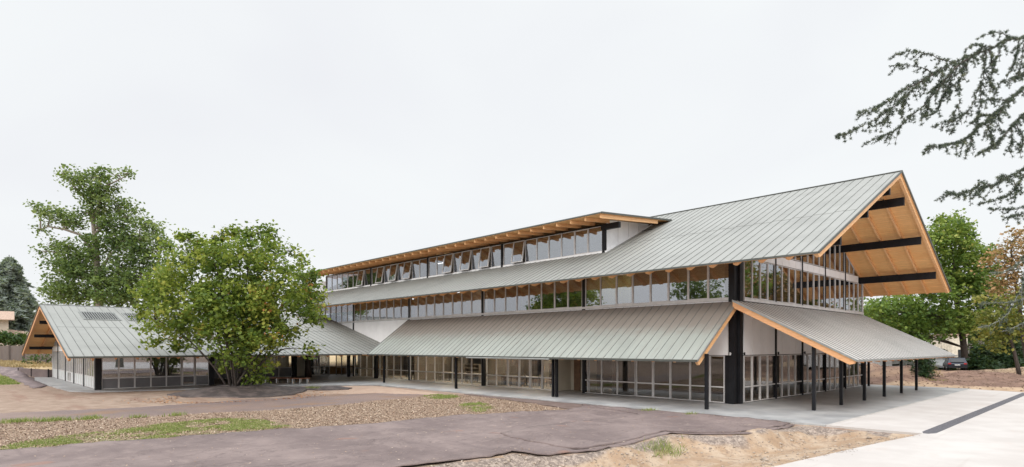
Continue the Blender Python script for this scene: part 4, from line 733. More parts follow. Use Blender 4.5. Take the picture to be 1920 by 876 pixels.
# pale cladding between the storeys
x = -.36; k = 0
while x > -51:
    m = MB(); m.box(x - 1.24, x, -.03, .03, 2.63, 5.59); m.build('cladding_panel', M['white'], bld); x -= 1.262
m = MB(); m.box(-51.3, -.4, .032, .06, 2.6, 5.6); m.build('wall', M['dark_in'], bld)
# recessed entrance
box_part('entrance_wall', M['cream'], bld, -13.0, -10.75, 1.5, 1.62, 0, 2.62)
box_part('entrance_wall', M['cream'], bld, -13.1, -12.98, .02, 1.5, 0, 2.62); box_part('entrance_wall', M['cream'], bld, -10.76, -10.70, .06, 1.5, 0, 2.62)
box_part('door_leaf', simple('brown timber door', (.16, .09, .05), .5), bld, -12.6, -12.05, 1.38, 1.44, 0.0, 2.5)
box_part('entrance_soffit', M['deck_x'], bld, -13.1, -10.7, .06, 1.5, 2.63, 2.7)
# --- interiors: floors, inner walls, strips of light
box_part('floor_slab', M['floor_in'], bld, -51, -.8, .35, 20.6, -.02, .014)
box_part('floor_slab', M['floor_in'], bld, -51, -.8, .35, 20.5, 4.4, 4.7, label='upper floor slab behind the glazing')
box_part('ceiling', M['deck_x'], bld, -51, -1.0, .38, 6.4, 3.0, 3.1)
for x0, x1, y0, mt in ((-10.7, -.9, 7.5, 'dark_in'), (-15.2, -13.2, 4.2, 'dark_in'), (-17.6, -15.2, 5.5, 'lime'), (-20.6, -17.6, 6.5, 'cream'), (-23.2, -20.75, 5.5, 'lime'), (-26.2, -23.2, 4.6, 'mid_in'), (-28.4, -26.2, 6.5, 'cream'), (-31, -28.4, 4.6, 'dark_in'), (-36, -31.1, 6.5, 'mid_in'), (-51, -36, 6.5, 'dark_in')):
    box_part('inner_wall', M[mt], bld, x0, x1, y0, y0 + .15, .02, 4.38)
for x0, x1, y0, mt in ((-7.5, -.9, 6.5, 'mid_in'), (-10.4, -7.5, 4.0, 'lime'), (-20.6, -10.4, 5, 'mid_in'), (-24, -20.6, 4, 'lime'), (-31, -24, 5, 'cream'), (-38, -31, 4, 'lime'), (-51, -38, 5, 'mid_in')):
    box_part('inner_wall', M[mt], bld, x0, x1, y0, y0 + .12, 4.72, 8.6)
for xx, mt in ((-10.45, 'lime'), (-20.7, 'mid_in'), (-31, 'cream'), (-41.4, 'lime')):
    box_part('inner_wall', M[mt], bld, xx - .06, xx + .06, .4, 6, 4.72, 8.2)
for xx in (-20.72, -31.05, -41.4): box_part('inner_wall', M['mid_in'], bld, xx - .06, xx + .06, .4, 6, .02, 2.98)
for xx, zz, yy in ((-9.2, 7.9, 1.9), (-6.2, 8.0, 2.0), (-33.5, 7.7, 2), (-26.5, 7.9, 2.2), (-22.2, 7.9, 1.8), (-17, 2.95, 3), (-24, 2.95, 3), (-3, 8.1, 2.2)):
    box_part('ceiling_light', M['lamp'], bld, xx - .75, xx + .75, yy - .05, yy + .05, zz, zz + .06)
# --- gable wall
GU = (0, 1); GN = (1, 0); GO = (0, 0)
gy0, gy1 = .88, 21.2; gs = (gy1 - gy0) / 20
for i in range(20):
    a = gy0 + gs * i; b = a + gs
    if i % 4 == 0 and i: a += .06
    opn = i % 4 == 2
    window(bld, GO, GU, GN, a, b, 5.78, 7.98, name='gable_window', thick=.03 if opn else 0)
    m = MB(); m.hexa(uvn(GO, GU, GN, a + .01, b - .01, -.03, .03, 8.02, min(8.5, ztop(a) - .5) if False else 8.5)); 
    if ztop(a) - .46 > 8.55: m.build('spandrel_panel', M['white'], bld)
    za, zb = ztop(a) - .42, ztop(b) - .42
    if min(za, zb) > 8.75:
        window(bld, GO, GU, GN, a, b, 8.54, min(zb, 11.0), min(za, 11.0), name='upper_gable_window')
    window(bld, GO, GU, GN, a, b, .03, 2.60, trans=(.88,), fw=.04, mat='glass_low', name='ground_gable_window', thick=.02 if i % 8 == 2 else 0)
    m = MB(); m.box(-.03, .03, a + .015, b - .015, 2.64, 5.56); m.build('gable_panel', M['white'], bld)
for i in range(0, 6):
    yy = gy0 + gs * 4 * i
    if i: box_part('mullion_post', M['black'], bld, -.05, .12, yy - .05, yy + .05, 0, 5.0)
    if i and i < 5: box_part('mullion_post', M['black'], bld, .055, .10, yy - .03, yy + .03, 5.74, min(ztop(yy) - .45, 11))
box_part('mullion_post', M['alu'], bld, -.1, .06, 21.2, 21.32, 0, 8.4)
box_part('sill', M['alu'], bld, -.05, .09, .82, 21.3, 5.60, 5.76)
m = MB(); m.prism([(-.03, 5.2, 11.05), (-.03, 15.7, 11.05), (-.03, 10.45, 13.1)], (.06, 0, 0)); m.build('gable_panel', M['deck_y'], bld)
box_part('rear_wall', M['mid_in'], bld, -51, -.2, 20.9, 21.1, 0, 8.5)
m = MB(); m.prism([(-7.5, 1, 4.72), (-7.5, 20, 4.72), (-7.5, 20, 8.5), (-7.5, 10.45, 13.0), (-7.5, 1, 8.7)], (.15, 0, 0)); m.build('inner_wall', M['mid_in'], bld); box_part('inner_wall', M['dark_in'], bld, -9.0, -8.85, 1, 20.5, .02, 4.38)
box_part('inner_beam', M['black'], bld, -7, -.6, 5, 5.2, 8.6, 9.1); box_part('inner_beam', M['black'], bld, -7, -.6, 15.5, 15.7, 8.6, 9.1)
# --- clerestory dormer
DY = 2.0; DZ0 = 9.66; DZ1 = 11.42
def dz(y): return 11.74 + .085 * (y + .3)
yj = (11.7655 - 8.659 + .0) / (SL - .085)
droof = MB(); XD0, XD1 = -53.4, -8.85; yE = -.32; yB = 8.03
droof.slab((XD0, yE, dz(yE)), (XD1, yE, dz(yE)), (XD1, yB, dz(yB)), (XD0, yB, dz(yB)), .05); seams_x(droof, XD0, XD1, .545, (yE, dz(yE)), (yB, dz(yB)))
dr = droof.build('clerestory_roof', [M['zinc_x'], M['seam']], bld)
box_part('eave_flashing', M['edge'], dr, XD0, XD1 + .03, yE - .05, yE - .005, dz(yE) - .07, dz(yE) + .02)
m = MB(); m.beam((XD1 + .02, yE, dz(yE) + .045), (XD1 + .02, yB, dz(yB) + .045), .05, .12); m.build('verge_flashing', M['edge'], dr)
deck('soffit', [(XD0 + .02, yE + .02, dz(yE)), (XD1 - .02, yE + .02, dz(yE)), (XD1 - .02, yB - .3, dz(yB)), (XD0 + .02, yB - .3, dz(yB))], .05, .052, M['deck_x'], dr)
k = 0
while -9.02 - 1.262 * k > XD0:
    x = -9.02 - 1.262 * k; m = MB(); y1_ = 6.4 if k == 0 else 2.4
    m.prism([(x - .05, yE + .12, dz(yE) - .105), (x - .05, yE + .12, dz(yE) - .31), (x - .05, yE + .17, dz(yE) - .34), (x - .05, y1_, dz(y1_) - .34), (x - .05, y1_, dz(y1_) - .105)], (.1, 0, 0)); m.build('rafter', M['glulam'], dr); k += 1
opens = {(0, 6), (1, 1), (1, 3), (1, 5), (2, 2), (2, 4), (2, 6), (3, 1)}
for i in range(4):
    x1 = -10.33 - .2 - BAY * i; x0 = x1 - BAY + .26; stp = (x1 - x0) / 8
    for k in range(8):
        o_ = R(10) if (i, k) in opens else 0
        window(bld, (0, DY), S, NN, x1 - stp * (k + 1), x1 - stp * k, DZ0 + .02, DZ1, name='clerestory_window', open_=o_, thick=.035 if (o_ or (i, k) == (0, 1)) else 0, label='clerestory window tilted open at its foot' if o_ else None)
    box_part('column', M['black'], bld, x1 + .01, x1 + .24, DY - .1, DY + .1, 9.4, DZ1 + .05)
box_part('column', M['black'], bld, -51.85, -51.65, DY - .06, DY + .1, 9.4, DZ1 + .05)
box_part('sill', M['white_alu'], bld, -51.8, -10.25, DY - .08, DY + .05, DZ0 - .12, DZ0 + .015)
box_part('clerestory_head', M['black'], bld, -51.8, -10.5, DY - .03, DY + .05, DZ1 + .003, DZ1 + .1)
m = MB(); m.prism([(-51.9, DY, 9.45), (-54.2, DY, 9.45), (-54.2, DY, 10.9), (-51.9, DY, 10.9)], (0, .2, 0)); m.build('clerestory_end_wall', M['white'], bld)
box_part('purlin', M['black'], dr, -10.6, -9.1, DY - .12, DY + .12, 11.12, 11.50)
box_part('purlin', M['black'], dr, -10.6, -9.3, 6.2, 6.4, 11.2, 11.62)
# cheek of the dormer: four pale panels
for a, b in ((2.15, 3.38), (3.44, 4.64), (4.70, 5.90), (5.96, 7.2)):
    m = MB(); m.prism([(-10.36, a, ztop(a) - .05), (-10.36, b, ztop(b) - .05), (-10.36, b, dz(b) - .12), (-10.36, a, dz(a) - .12)], (.08, 0, 0)); m.build('cheek_panel', M['white_alu'], bld)
m = MB(); m.beam((-10.22, 1.9, ztop(1.9) + .10), (-10.22, 7.6, ztop(7.6) + .10), .06, .16); m.build('cheek_flashing', M['white_alu'], bld)
for xx in (-15, -18, -22.5, -25.5, -28.5, -33, -37):
    box_part('ceiling_light', M['lamp_room'], bld, xx - .8, xx + .8, 2.0, 2.7, 2.93, 2.98)
for xx, yy in ((-8.9, 3), (-26.5, 3), (-22.3, 3), (-34, 3)): box_part('ceiling_light', M['lamp_room'], bld, xx - .6, xx + .6, yy - .1, yy + .1, 8.3, 8.35)
box_part('ceiling_light', M['lamp'], bld, -31.6, -30.6, 3.4, 3.5, 11.05, 11.1)
box_part('inner_wall', M['mid_in'], bld, -51, -10.5, 4.5, 4.6, 9.2, 11.6)

# --- canopy A along the facade
CA = (3.17) / 4.3
def ca(y): return 5.60 + y * CA
can = MB(); X0, X1 = -31.25, .12; YE = -4.3
can.slab((X0, YE, ca(YE)), (X1, YE, ca(YE)), (X1, -.09, ca(-.09)), (X0, -.09, ca(-.09)), .05); seams_x(can, X0, X1, .545, (YE, ca(YE)), (-.09, ca(-.09)))
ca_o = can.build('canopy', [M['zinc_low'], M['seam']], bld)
box_part('eave_flashing', M['edge'], ca_o, X0, X1, YE - .05, YE - .004, ca(YE) - .09, ca(YE) + .03)
for xv in (X0 - .02, X1 + .02):
    m = MB(); m.beam((xv, YE, ca(YE) + .05), (xv, -.09, ca(-.09) + .05), .045, .11); m.build('verge_flashing', M['ridge'], ca_o)
deck('soffit', [(X0 + .03, YE + .05, ca(YE + .05)), (X1 - .03, YE + .05, ca(YE + .05)), (X1 - .03, -.1, ca(-.1)), (X0 + .03, -.1, ca(-.1))], .05, .052, M['deck_x'], ca_o)
k = 0
while X1 - .07 - 1.262 * k > X0:
    x = X1 - .09 - 1.262 * k; w = .14 if k == 0 else .08; m = MB()
    h_ = .26 if k == 0 else .16
    m.prism([(x - w / 2, YE + .10, ca(YE + .1) - .10), (x - w / 2, YE + .10, ca(YE + .1) - .2), (x - w / 2, YE + .24, ca(YE + .24) - .10 - h_ * 1.24), (x - w / 2, -.1, ca(-.1) - .10 - h_ * 1.24), (x - w / 2, -.1, ca(-.1) - .10)], (w, 0, 0)); m.build('rafter', M['glulam'], ca_o); k += 1
m = MB(); m.tube([(-17.5, -4.42, 2.33), (-10.2, -4.42, 2.34), (-9.6, -4.42, 2.33)], [.05, .05, .05], 8); m.build('gutter_pipe', M['ridge'], ca_o)
for k in range(4):
    x = .24 - 9.97 * k; box_part('canopy_post', M['black'], bld, x - .075, x + .075, -3.68, -3.53, 0, ca(-3.6) - .2)
box_part('canopy_post', M['black'], bld, -10.02, -9.9, -3.75, -3.6, 0, 2.75, label='slim twin of the canopy post beside the entrance')
# --- canopy on the gable
GB = 3.13 / 6.05
def cb(x): return 5.60 - x * GB
cn = MB(); Y0, Y1 = -.62, 21.25; XO = 6.05
cn.slab((.1, Y0, cb(.1)), (XO, Y0, cb(XO)), (XO, Y1, cb(XO)), (.1, Y1, cb(.1)), .05)
y = Y0 + .06
while y < Y1:
    cn.beam((.1, y, cb(.1) + .02), (XO, y, cb(XO) + .02), .04, .03, 1); y += .56
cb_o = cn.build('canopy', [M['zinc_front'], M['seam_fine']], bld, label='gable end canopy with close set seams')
box_part('eave_flashing', M['ridge'], cb_o, XO + .004, XO + .05, Y0, Y1, cb(XO) - .07, cb(XO) + .03)
m = MB(); m.beam((.1, Y0 - .02, cb(.1) + .04), (XO, Y0 - .02, cb(XO) + .04), .04, .1); m.build('verge_flashing', M['ridge'], cb_o)
m = MB(); m.slab((.1, Y0 + .02, cb(.1) - .052), (XO - .04, Y0 + .02, cb(XO - .04) - .052), (XO - .04, Y1 - .03, cb(XO - .04) - .052), (.1, Y1 - .03, cb(.1) - .052), .05); m.build('soffit', M['deck_y'], cb_o)
glx = wood('glued spruce beam', (.76, .40, .19), 'x', 5); k = 0
while Y0 + .1 + 1.262 * k < Y1:
    yy = Y0 + .10 + 1.262 * k; w = .14 if k == 0 else .08; h_ = .27 if k == 0 else .18; m = MB()
    m.prism([(.1, yy - w / 2, cb(.1) - .103), (.1, yy - w / 2, cb(.1) - .103 - h_), (XO - .32, yy - w / 2, cb(XO - .32) - .103 - h_), (XO - .10, yy - w / 2, cb(XO - .1) - .2), (XO - .10, yy - w / 2, cb(XO - .1) - .103)], (0, w, 0)); m.build('rafter', glx, cb_o); k += 1
for k in range(6):
    yy = -.25 + 3.87 * k; box_part('canopy_post', M['black'], bld, 3.98, 4.13, yy - .075, yy + .075, 0, cb(4.05) - .2)
box_part('canopy_post', M['black'], bld, .25, .40, 21.6, 21.75, 0, 4.9)
# small spot lamps on the corner column
for x, y, dx, dy in ((-.2, -.12, 0, -.14), (.12, .45, .14, 0), (.1, 4.95, .12, 0), (.1, 9.0, .12, 0)):
    m = MB(); m.tube([(x, y, 2.72), (x + dx, y + dy, 2.72)], [.02, .02]); m.tube([(x + dx, y + dy, 2.79), (x + dx, y + dy, 2.63)], [.05, .05]); m.build('spot_lamp', M['steel'] if dy else M['black'], bld)

# ============================================================ single storey wing
wing = thing('school_wing', (-48.5, -12, 0), 'single storey wing with low zinc gable roof and timber soffit, left of the maple', 'building')
XR = -48.5; WS = .254
def wz(x): return 6.63 - WS * abs(x - XR)
WY0, WY1 = -25.2, 24.0; XEa, XEb = -32.0, -65.0
wr = MB()
for xa in (XEa, XEb):
    # the near slope runs against the facade of the main building
    if xa == XEa: wr.slab((xa, WY0, wz(xa)), (xa, -.05, wz(xa)), (XR, -.05, wz(XR)), (XR, WY0, wz(XR)), .05)
    else: wr.slab((xa, WY0, wz(xa)), (xa, -.05, wz(xa)), (XR, -.05, wz(XR)), (XR, WY0, wz(XR)), .05)
    y = WY0 + .3
    while y < -.1:
        wr.beam((xa, y, wz(xa) + .04), (XR, y, wz(XR) + .022), .016, .03, 1); y += .545
y = WY0 + .3; k = 0
while y < -.7:
    xx = -40.4 - (.0 if k % 2 else 0); wr.box(xx - .012, xx + .012, y + .02, y + .525, wz(xx) - .01, wz(xx) + .012, 1); y += .545; k += 1
wr_o = wr.build('roof', [M['zinc_y'], M['seam']], wing)
m = MB(); m.box(XR - .12, XR + .12, WY0, -.1, wz(XR) - .02, wz(XR) + .05); m.build('ridge_cap', M['ridge'], wr_o)
for q in range(12):
    yy = WY0 + .5 + q * 2.1; box_part('ridge_anchor', M['ridge'], wr_o, XR + .1, XR + .2, yy, yy + .08, 6.62, 6.74)
for xa, s_ in ((XEa, 1), (XEb, -1)):
    a_, b_ = sorted((xa + .004 * s_, xa + .05 * s_)); box_part('eave_flashing', M['edge'] if s_ > 0 else M['edge'], wr_o, a_, b_, WY0, -4.4, wz(xa) - .09, wz(xa) + .03)
    m = MB(); m.slab((xa - .04 * s_, WY0 + .03, wz(xa) - .052), (XR, WY0 + .03, wz(XR) - .052), (XR, -.4, wz(XR) - .052), (xa - .04 * s_, -.4, wz(xa) - .052), .05); m.build('soffit', M['deck_y'], wr_o)
    m = MB(); m.beam((xa, WY0 - .02, wz(xa) + .04), (XR, WY0 - .02, wz(XR) + .04), .04, .1); m.build('verge_flashing', M['edge'], wr_o)
    for k in range(20):
        yy = WY0 + .08 + 1.262 * k; w = .12 if k == 0 else .08; xi = XR if k < 2 else XEa - 4.1
        if s_ < 0 and k > 1: continue
        h_ = .26 if k < 2 else .2; m = MB(); x0_ = xa - .1 * s_; x1_ = xa - .35 * s_
        m.prism([(x0_, yy - w / 2, wz(x0_) - .103), (x0_, yy - w / 2, wz(x0_) - .19), (x1_, yy - w / 2, wz(x1_) - .103 - h_), (xi, yy - w / 2, wz(xi) - .103 - h_), (xi, yy - w / 2, wz(xi) - .103)], (0, w, 0)); m.build('rafter', glx, wr_o)
    for dx in (3.4, 7.9, 12.4):
        xx = XR + s_ * dx; zt = wz(xx) - .37; m = MB(); m.box(xx - .1, xx + .1, WY0 + .3, -22.6, zt - .3, zt); m.build('purlin', M['black'], wr_o)
# louvred vents set in the near slope
for ya, yb in ((-22.9, -20.35), (-19.85, -17.5), (-16.9, -14.4)):
    v = MB(); xa, xb = -42.95, -45.85
    for (x0, x1, y0, y1) in ((xa, xa - .1, ya, yb), (xb + .1, xb, ya, yb), (xa - .1, xb + .1, ya, ya + .09), (xa - .1, xb + .1, yb - .09, yb)):
        v.slab((x0, y0, wz(x0) + .09), (x1, y0, wz(x1) + .09), (x1, y1, wz(x1) + .09), (x0, y1, wz(x0) + .09), .1)
    vo = v.build('roof_vent', M['ridge'], wr_o); 
    v = MB(); v.slab((xa - .1, ya + .09, wz(xa - .1) + .015), (xb + .1, ya + .09, wz(xb + .1) + .015), (xb + .1, yb - .09, wz(xb + .1) + .015), (xa - .1, yb - .09, wz(xa - .1) + .015), .02, 1)
    y = ya + .16
    while y < yb - .12:
        v.beam((xa - .1, y, wz(xa - .1) + .09), (xb + .1, y, wz(xb + .1) + .09), .06, .05, 0); y += .17
    v.build('louvre_blades', [M['ridge'], M['black']], wr_o)
# front facade of the wing, faces +x
WU = (0, 1); WN = (1, 0); WO = (-36.4, 0)
box_part('column', M['black'], wing, -36.65, -36.25, -23.15, -22.78, 0, 3.15)
wy = [-22.75, -21.72, -20.70, -19.66, -18.62, -17.58]
for a, b in zip(wy[:-1], wy[1:]): window(wing, WO, WU, WN, a, b, .03, 2.75, trans=(.80,), fw=.04, lower='greypanel', name='window', mat='glass', thick=.015 if a < -21 and a > -22 else 0)
window(wing, WO, WU, WN, -17.54, -16.62, .03, 2.75, trans=(.80,), fw=.05, name='glazed_door', thick=.02, handle=True)
window(wing, WO, WU, WN, -16.58, -15.6, .03, 2.75, trans=(.80,), fw=.04, lower='greypanel')
box_part('column', M['black'], wing, -36.55, -36.25, -15.58, -15.22, 0, 3.15)
box_part('wall', M['white'], wing, -36.5, -36.35, -22.75, -15.2, 2.78, 3.3)
# recessed porch walls
box_part('porch_wall', M['mid_in'], wing, -45.2, -36.6, -15.3, -15.15, 0, 4.2)
PO = (-45.2, 0)
py_ = [-15.1, -13.6, -12.1, -10.6, -9.1, -7.75, -6.4, -5.05]
for a, b in zip(py_[:-1], py_[1:]): window(wing, PO, WU, WN, a, b, .03, 2.62, trans=(.95,), fw=.04, lower='greypanel', name='porch_window', mat='glass_clear')
for a, b in zip(py_[:-1], py_[1:]): box_part('roller_blind', M['blind'], wing, -45.75, -45.7, a + .08, b - .08, 1.0 + .1 * random.random(), 2.7)
box_part('column', M['black'], wing, -45.3, -44.9, -5.02, -4.62, 0, 5.2)
box_part('porch_wall', M['cream'], wing, -46.2, -46.0, -4.6, -1.6, 0, 2.7)
window(wing, (-45.2, 0), WU, WN, -3.3, -2.1, .03, 2.5, trans=(.95,), fw=.05, name='glazed_door', thick=.02); window(wing, (-45.2, 0), WU, WN, -2.08, -.9, .03, 2.5, trans=(.95,), fw=.05, name='glazed_door', thick=.02)
box_part('porch_ceiling', M['dark_in'], wing, -46.2, -37, -15.1, -.2, 3.0, 3.1)
box_part('column', M['black'], wing, -41.1, -40.85, -1.0, -.75, 0, 3.0); box_part('column', M['black'], wing, -36.45, -36.15, -.6, -.3, 0, 3.3)
# wing interior
box_part('floor_slab', M['floor_in'], wing, -60.2, -36.9, -22.6, -.2, -.02, .014)
box_part('inner_wall', M['cream'], wing, -41.5, -41.35, -22.5, -15.4, .02, 3.4); box_part('inner_wall', M['mid_in'], wing, -60.4, -60.2, -22.6, -.5, 0, 3.3)
box_part('ceiling', M['deck_y'], wing, -41.3, -36.9, -22.4, -15.4, 3.2, 3.3)
# gable of the wing, faces -y
GUX = (1, 0)
k = 0; xg = -36.72
while xg > -60.3:
    a, b = xg - 1.0, xg
    nm = 'glazed_door' if 12 <= k <= 13 else 'gable_window'
    window(wing, (0, -23.0), GUX, (0, -1), a, b, .03, 2.62, trans=(.86,), fw=.04, lower=None if k in (12, 13) else 'silverpanel', name=nm, mat='glass_clear', thick=.03 if k in (12, 13) else .01)
    m = MB(); m.box(a + .01, b - .01, -23.03, -22.97, 2.66, 3.12); m.build('spandrel_panel', M['white'], wing)
    za, zb = wz(a) - .38, wz(b) - .38
    if min(za, zb) > 3.4: window(wing, (0, -23.0), GUX, (0, -1), a, b, 3.16, zb, za, name='upper_gable_window')
    if k % 5 == 4: box_part('mullion_post', M['black'], wing, a - .03, a + .03, -23.12, -23.055, 0, min(wz(a) - .4, 4.6))
    xg -= 1.0; k += 1
box_part('column', M['alu'], wing, -60.9, -60.7, -23.1, -22.9, 0, 3.0)

# ============================================================ vegetation
def foliage(blobs, per_m2, leaves, size, spread, seed, shell=.55, droop=0, flat=0.0, tshift=0, squash=.75):
    """leaf quads gathered in clumps spread through ellipsoids (x,y,z,rh,rz)"""
    rg = np.random.default_rng(seed); C = []; T = []
    for b in blobs:
        x, y, z, rh, rz = b[:5]; n = max(4, int(per_m2 * 4 * (rh * rz + rh * rh * .6)))
        d = rg.normal(size=(n, 3)); d /= np.linalg.norm(d, axis=1)[:, None]; r = rg.uniform(shell, 1.0, n) ** .8
        lump = 1 + .22 * np.sin(d[:, 0] * 5 + x) * np.cos(d[:, 2] * 4 + z) + rg.normal(0, .07, n)
        c = np.array([x, y, z]) + d * (r * lump)[:, None] * [rh, rh, rz]
        C.append(c); T.append(rg.normal(.42 + tshift, .16, n) + .10 * d[:, 2] * 0 + rg.normal(0, .07))
    C = np.concatenate(C); T = np.concatenate(T); n = len(C)
    csz = rg.uniform(.6, 1.4, n)
    P = C[:, None, :] + np.clip(rg.normal(size=(n, leaves, 3)), -1.7, 1.7) * (spread * csz)[:, None, None] * [1, 1, squash]
    if droop: P[..., 2] -= np.abs(P[..., 2] - C[:, None, 2]) * droop
    P = P.reshape(-1, 3); m = len(P); t = np.clip(np.repeat(T, leaves) + rg.normal(0, .12, m), 0, 1)
    a = rg.normal(size=(m, 3)); a[:, 2] = a[:, 2] * .55 - .3; a /= np.linalg.norm(a, axis=1)[:, None]
    b = rg.normal(size=(m, 3)) * [1, 1, .45]; b -= (b * a).sum(1)[:, None] * a; b /= np.linalg.norm(b, axis=1)[:, None]
    s = size * rg.uniform(.6, 1.35, m)[:, None]
    V = np.stack([P - a * s * .55, P - b * s * .42 + a * s * .05, P + a * s * .6, P + b * s * .42 + a * s * .05], 1).reshape(-1, 3)
    return V, np.arange(m * 4).reshape(m, 4), np.repeat(t, 4), C
def tree(name, label, blobs, base, leafm, barkm, per=2.2, leaves=12, size=.16, spread=.35, seed=1, trunk_r=.35, trunk_top=None, limbs=None, cat='tree', group=None, shell=.5, stems=1, twigs=0, **kw):
    t = thing(name, base, label, cat, group); rg = random.Random(seed)
    V, F, T, C = foliage(blobs, per, leaves, size, spread, seed, shell, **kw)
    npmesh('crown', V, F, leafm, T, t)
    m = MB(); bs = Vector(base); cen = Vector(np.array([b[:3] for b in blobs]).mean(0)); top = trunk_top or max(b[2] for b in blobs) - 1
    if limbs:
        for i, l in enumerate(limbs):
            n = len(l); r0 = trunk_r if i == 0 else trunk_r * .42
            if i == 0: l = [tuple(base)] + l[1:]
            m.tube(l, [r0 * (1 - .78 * k / (n - 1)) for k in range(n)], 8)
        nodes = [Vector(p) for l in limbs for p in l]
    else:
        nodes = []
        for s_ in range(stems):
            o = Vector((rg.uniform(-1, 1), rg.uniform(-1, 1), 0)) * (.25 * (stems > 1) * min(3, stems) * .8)
            e = Vector((cen.x, cen.y, top)) if stems == 1 else Vector(blobs[(s_ * 3) % len(blobs)][:3])
            pts = [bs + o + Vector((0, 0, -.2))]
            for k in range(1, 7):
                q = k / 6; p = (bs + o).lerp(e, q); p += Vector((rg.uniform(-1, 1), rg.uniform(-1, 1), 0)) * .12 * trunk_r * 4 * q
                if stems > 1: p.z += math.sin(q * math.pi) * 1.0
                pts.append(p)
            m.tube(pts, [trunk_r * (1 - .8 * k / 6) for k in range(7)], 8); nodes += pts[1:]
    for b in blobs:
        c = Vector(b[:3]); cand = [p for p in nodes if p.z < c.z + .3] or nodes
        p0 = min(cand, key=lambda p: (p - c).length + max(0, p.z - c.z) * 2); mid = p0.lerp(c, .5) + Vector((rg.uniform(-.3, .3), rg.uniform(-.3, .3), .25 * (c - p0).length * .4))
        r = trunk_r * (.22 if stems == 1 else .4); m.tube([p0, mid, c], [r, r * .6, r * .2], 6, cap=False)
        for q in range(4 + twigs):
            e = c + Vector((rg.gauss(0, 1) * b[3], rg.gauss(0, 1) * b[3], rg.gauss(0, 1) * b[4])) * .5; m.tube([mid.lerp(c, rg.random()), mid.lerp(e, .6) + Vector((0, 0, .1)), e], [r * .35, r * .22, r * .08], 4, cap=False)
    m.build('trunk', barkm, t, smooth=True)
    return t
tree('maple_tree', 'bushy green maple with yellowing leaves and many stems on the dark mound before the wing', DATA['maple'], (TREE[0], TREE[1], .4), M['leaf_maple'], M['bark_dark'], per=1.7, leaves=28, size=.215, spread=.30, seed=3, trunk_r=.075, stems=14, shell=.5, twigs=3)
tree('oak_tree', 'tall thin crowned green tree with bare limbs rising behind the single storey wing', DATA['oak'], DATA['oak_base'], M['leaf_oak'], M['bark_pale'], per=1.5, leaves=24, size=.32, spread=.50, seed=4, trunk_r=.5, limbs=DATA['oak_limbs'], shell=.25, twigs=3)
tree('plane_tree', 'large broad green tree behind the gable end, right of the building', DATA['bigtree'], DATA['bigtree_base'], M['leaf_big'], M['bark_dark'], per=1.35, leaves=20, size=.36, spread=.50, seed=5, trunk_r=.45, shell=.45, twigs=2)
tree('oak_tree', 'thin tree with rusty orange autumn leaves at the right edge', DATA['orange'], DATA['orange_base'], M['leaf_orange'], M['bark_dark'], per=2.0, leaves=12, size=.28, spread=.46, seed=6, trunk_r=.28, shell=.2)
tree('young_tree', 'yellow green leafed tree below the rusty one at the right edge', DATA['yellow'], DATA['yellow_base'], M['leaf_yellow'], M['bark_dark'], per=2.2, leaves=11, size=.30, spread=.45, seed=7, trunk_r=.2, shell=.2)
# conifers
def conifer(name, label, top, foot, rad, mat, seed, step=.42, size=.3, per=26, droop=.35, group=None, p=.8):
    t = thing(name, foot, label, 'tree', group); rg = np.random.default_rng(seed); H = top[2] - foot[2]; V = []; T = []
    m = MB(); m.tube([foot, ((top[0] + foot[0]) / 2, (top[1] + foot[1]) / 2, foot[2] + H / 2), top], [H * .018, H * .011, H * .003], 7)
    z = H * .06; c = []
    while z < H * .985:
        r = rad * (1 - z / H) ** p * rg.uniform(.75, 1.15) + .12
        for k in range(max(5, int(6 + r * 2))):
            a = rg.uniform(0, 6.28); L_ = r * rg.uniform(.65, 1.12)
            q = np.linspace(.08, 1, max(5, int(L_ * 5)))
            bx = foot[0] + np.cos(a) * L_ * q; by = foot[1] + np.sin(a) * L_ * q; bz = foot[2] + z - droop * L_ * q ** 1.6 + .12 * L_ * np.sin(q * 3.1)
            for i in range(len(q)):
                w = .26 * L_ * (1 - q[i] * .6) + .08; n = int(per * .25 + 3)
                pp = np.stack([rg.normal(bx[i], w * .45, n), rg.normal(by[i], w * .45, n), bz[i] + rg.normal(-.04, .09, n) - np.abs(rg.normal(0, .12, n))], 1); c.append(pp); T += [rg.normal(.45, .15)] * n
            if k % 2 == 0 and L_ > .7: m.tube([(foot[0], foot[1], foot[2] + z), (bx[-1], by[-1], bz[-1])], [.04, .01], 4, cap=False)
        z += step * rg.uniform(.7, 1.3)
    Pn = np.concatenate(c); n = len(Pn); a = rg.normal(size=(n, 3)) * [1, 1, .5]; a /= np.linalg.norm(a, axis=1)[:, None]; b = rg.normal(size=(n, 3)) * [1, 1, .6]; b -= (b * a).sum(1)[:, None] * a; b /= np.linalg.norm(b, axis=1)[:, None]
    s = size * rg.uniform(.5, 1.3, n)[:, None]; V = np.stack([Pn - a * s * .6, Pn - b * s * .2, Pn + a * s * .6, Pn + b * s * .2], 1).reshape(-1, 3)
    npmesh('foliage', V, np.arange(n * 4).reshape(n, 4), mat, np.repeat(np.clip(np.array(T) + rg.normal(0, .12, n), 0, 1), 4), t); m.build('trunk', M['bark_dark'], t); return t
a, b = DATA['cedar_far']; conifer('cedar_tree', 'blue grey cedar behind the tiled house at the far left', a, b, 7.6, M['needle_blue'], 31, step=.6, size=.8, per=26, droop=.5, p=.7)
a2 = [a[0] - 9, a[1] - 8, a[2] - 2.5]; b2 = [b[0] - 9, b[1] - 8, b[2]]; 
for (a, b, r), lb in zip(DATA['spruce'], ('small dark spruce in front of the soil heap track, left of the tan heap', 'tall dark conifer behind the tan soil heap', 'dark conifer just right of the canopy eave beside the dark car', 'broad dark conifer in the back row right of the plane trunk')):
    conifer('spruce_tree', lb, a, b, r, M['needle_dark'], int(b[0] * 10) % 97, step=.5, size=.5, per=14, group='dark conifers at the edge of the site')
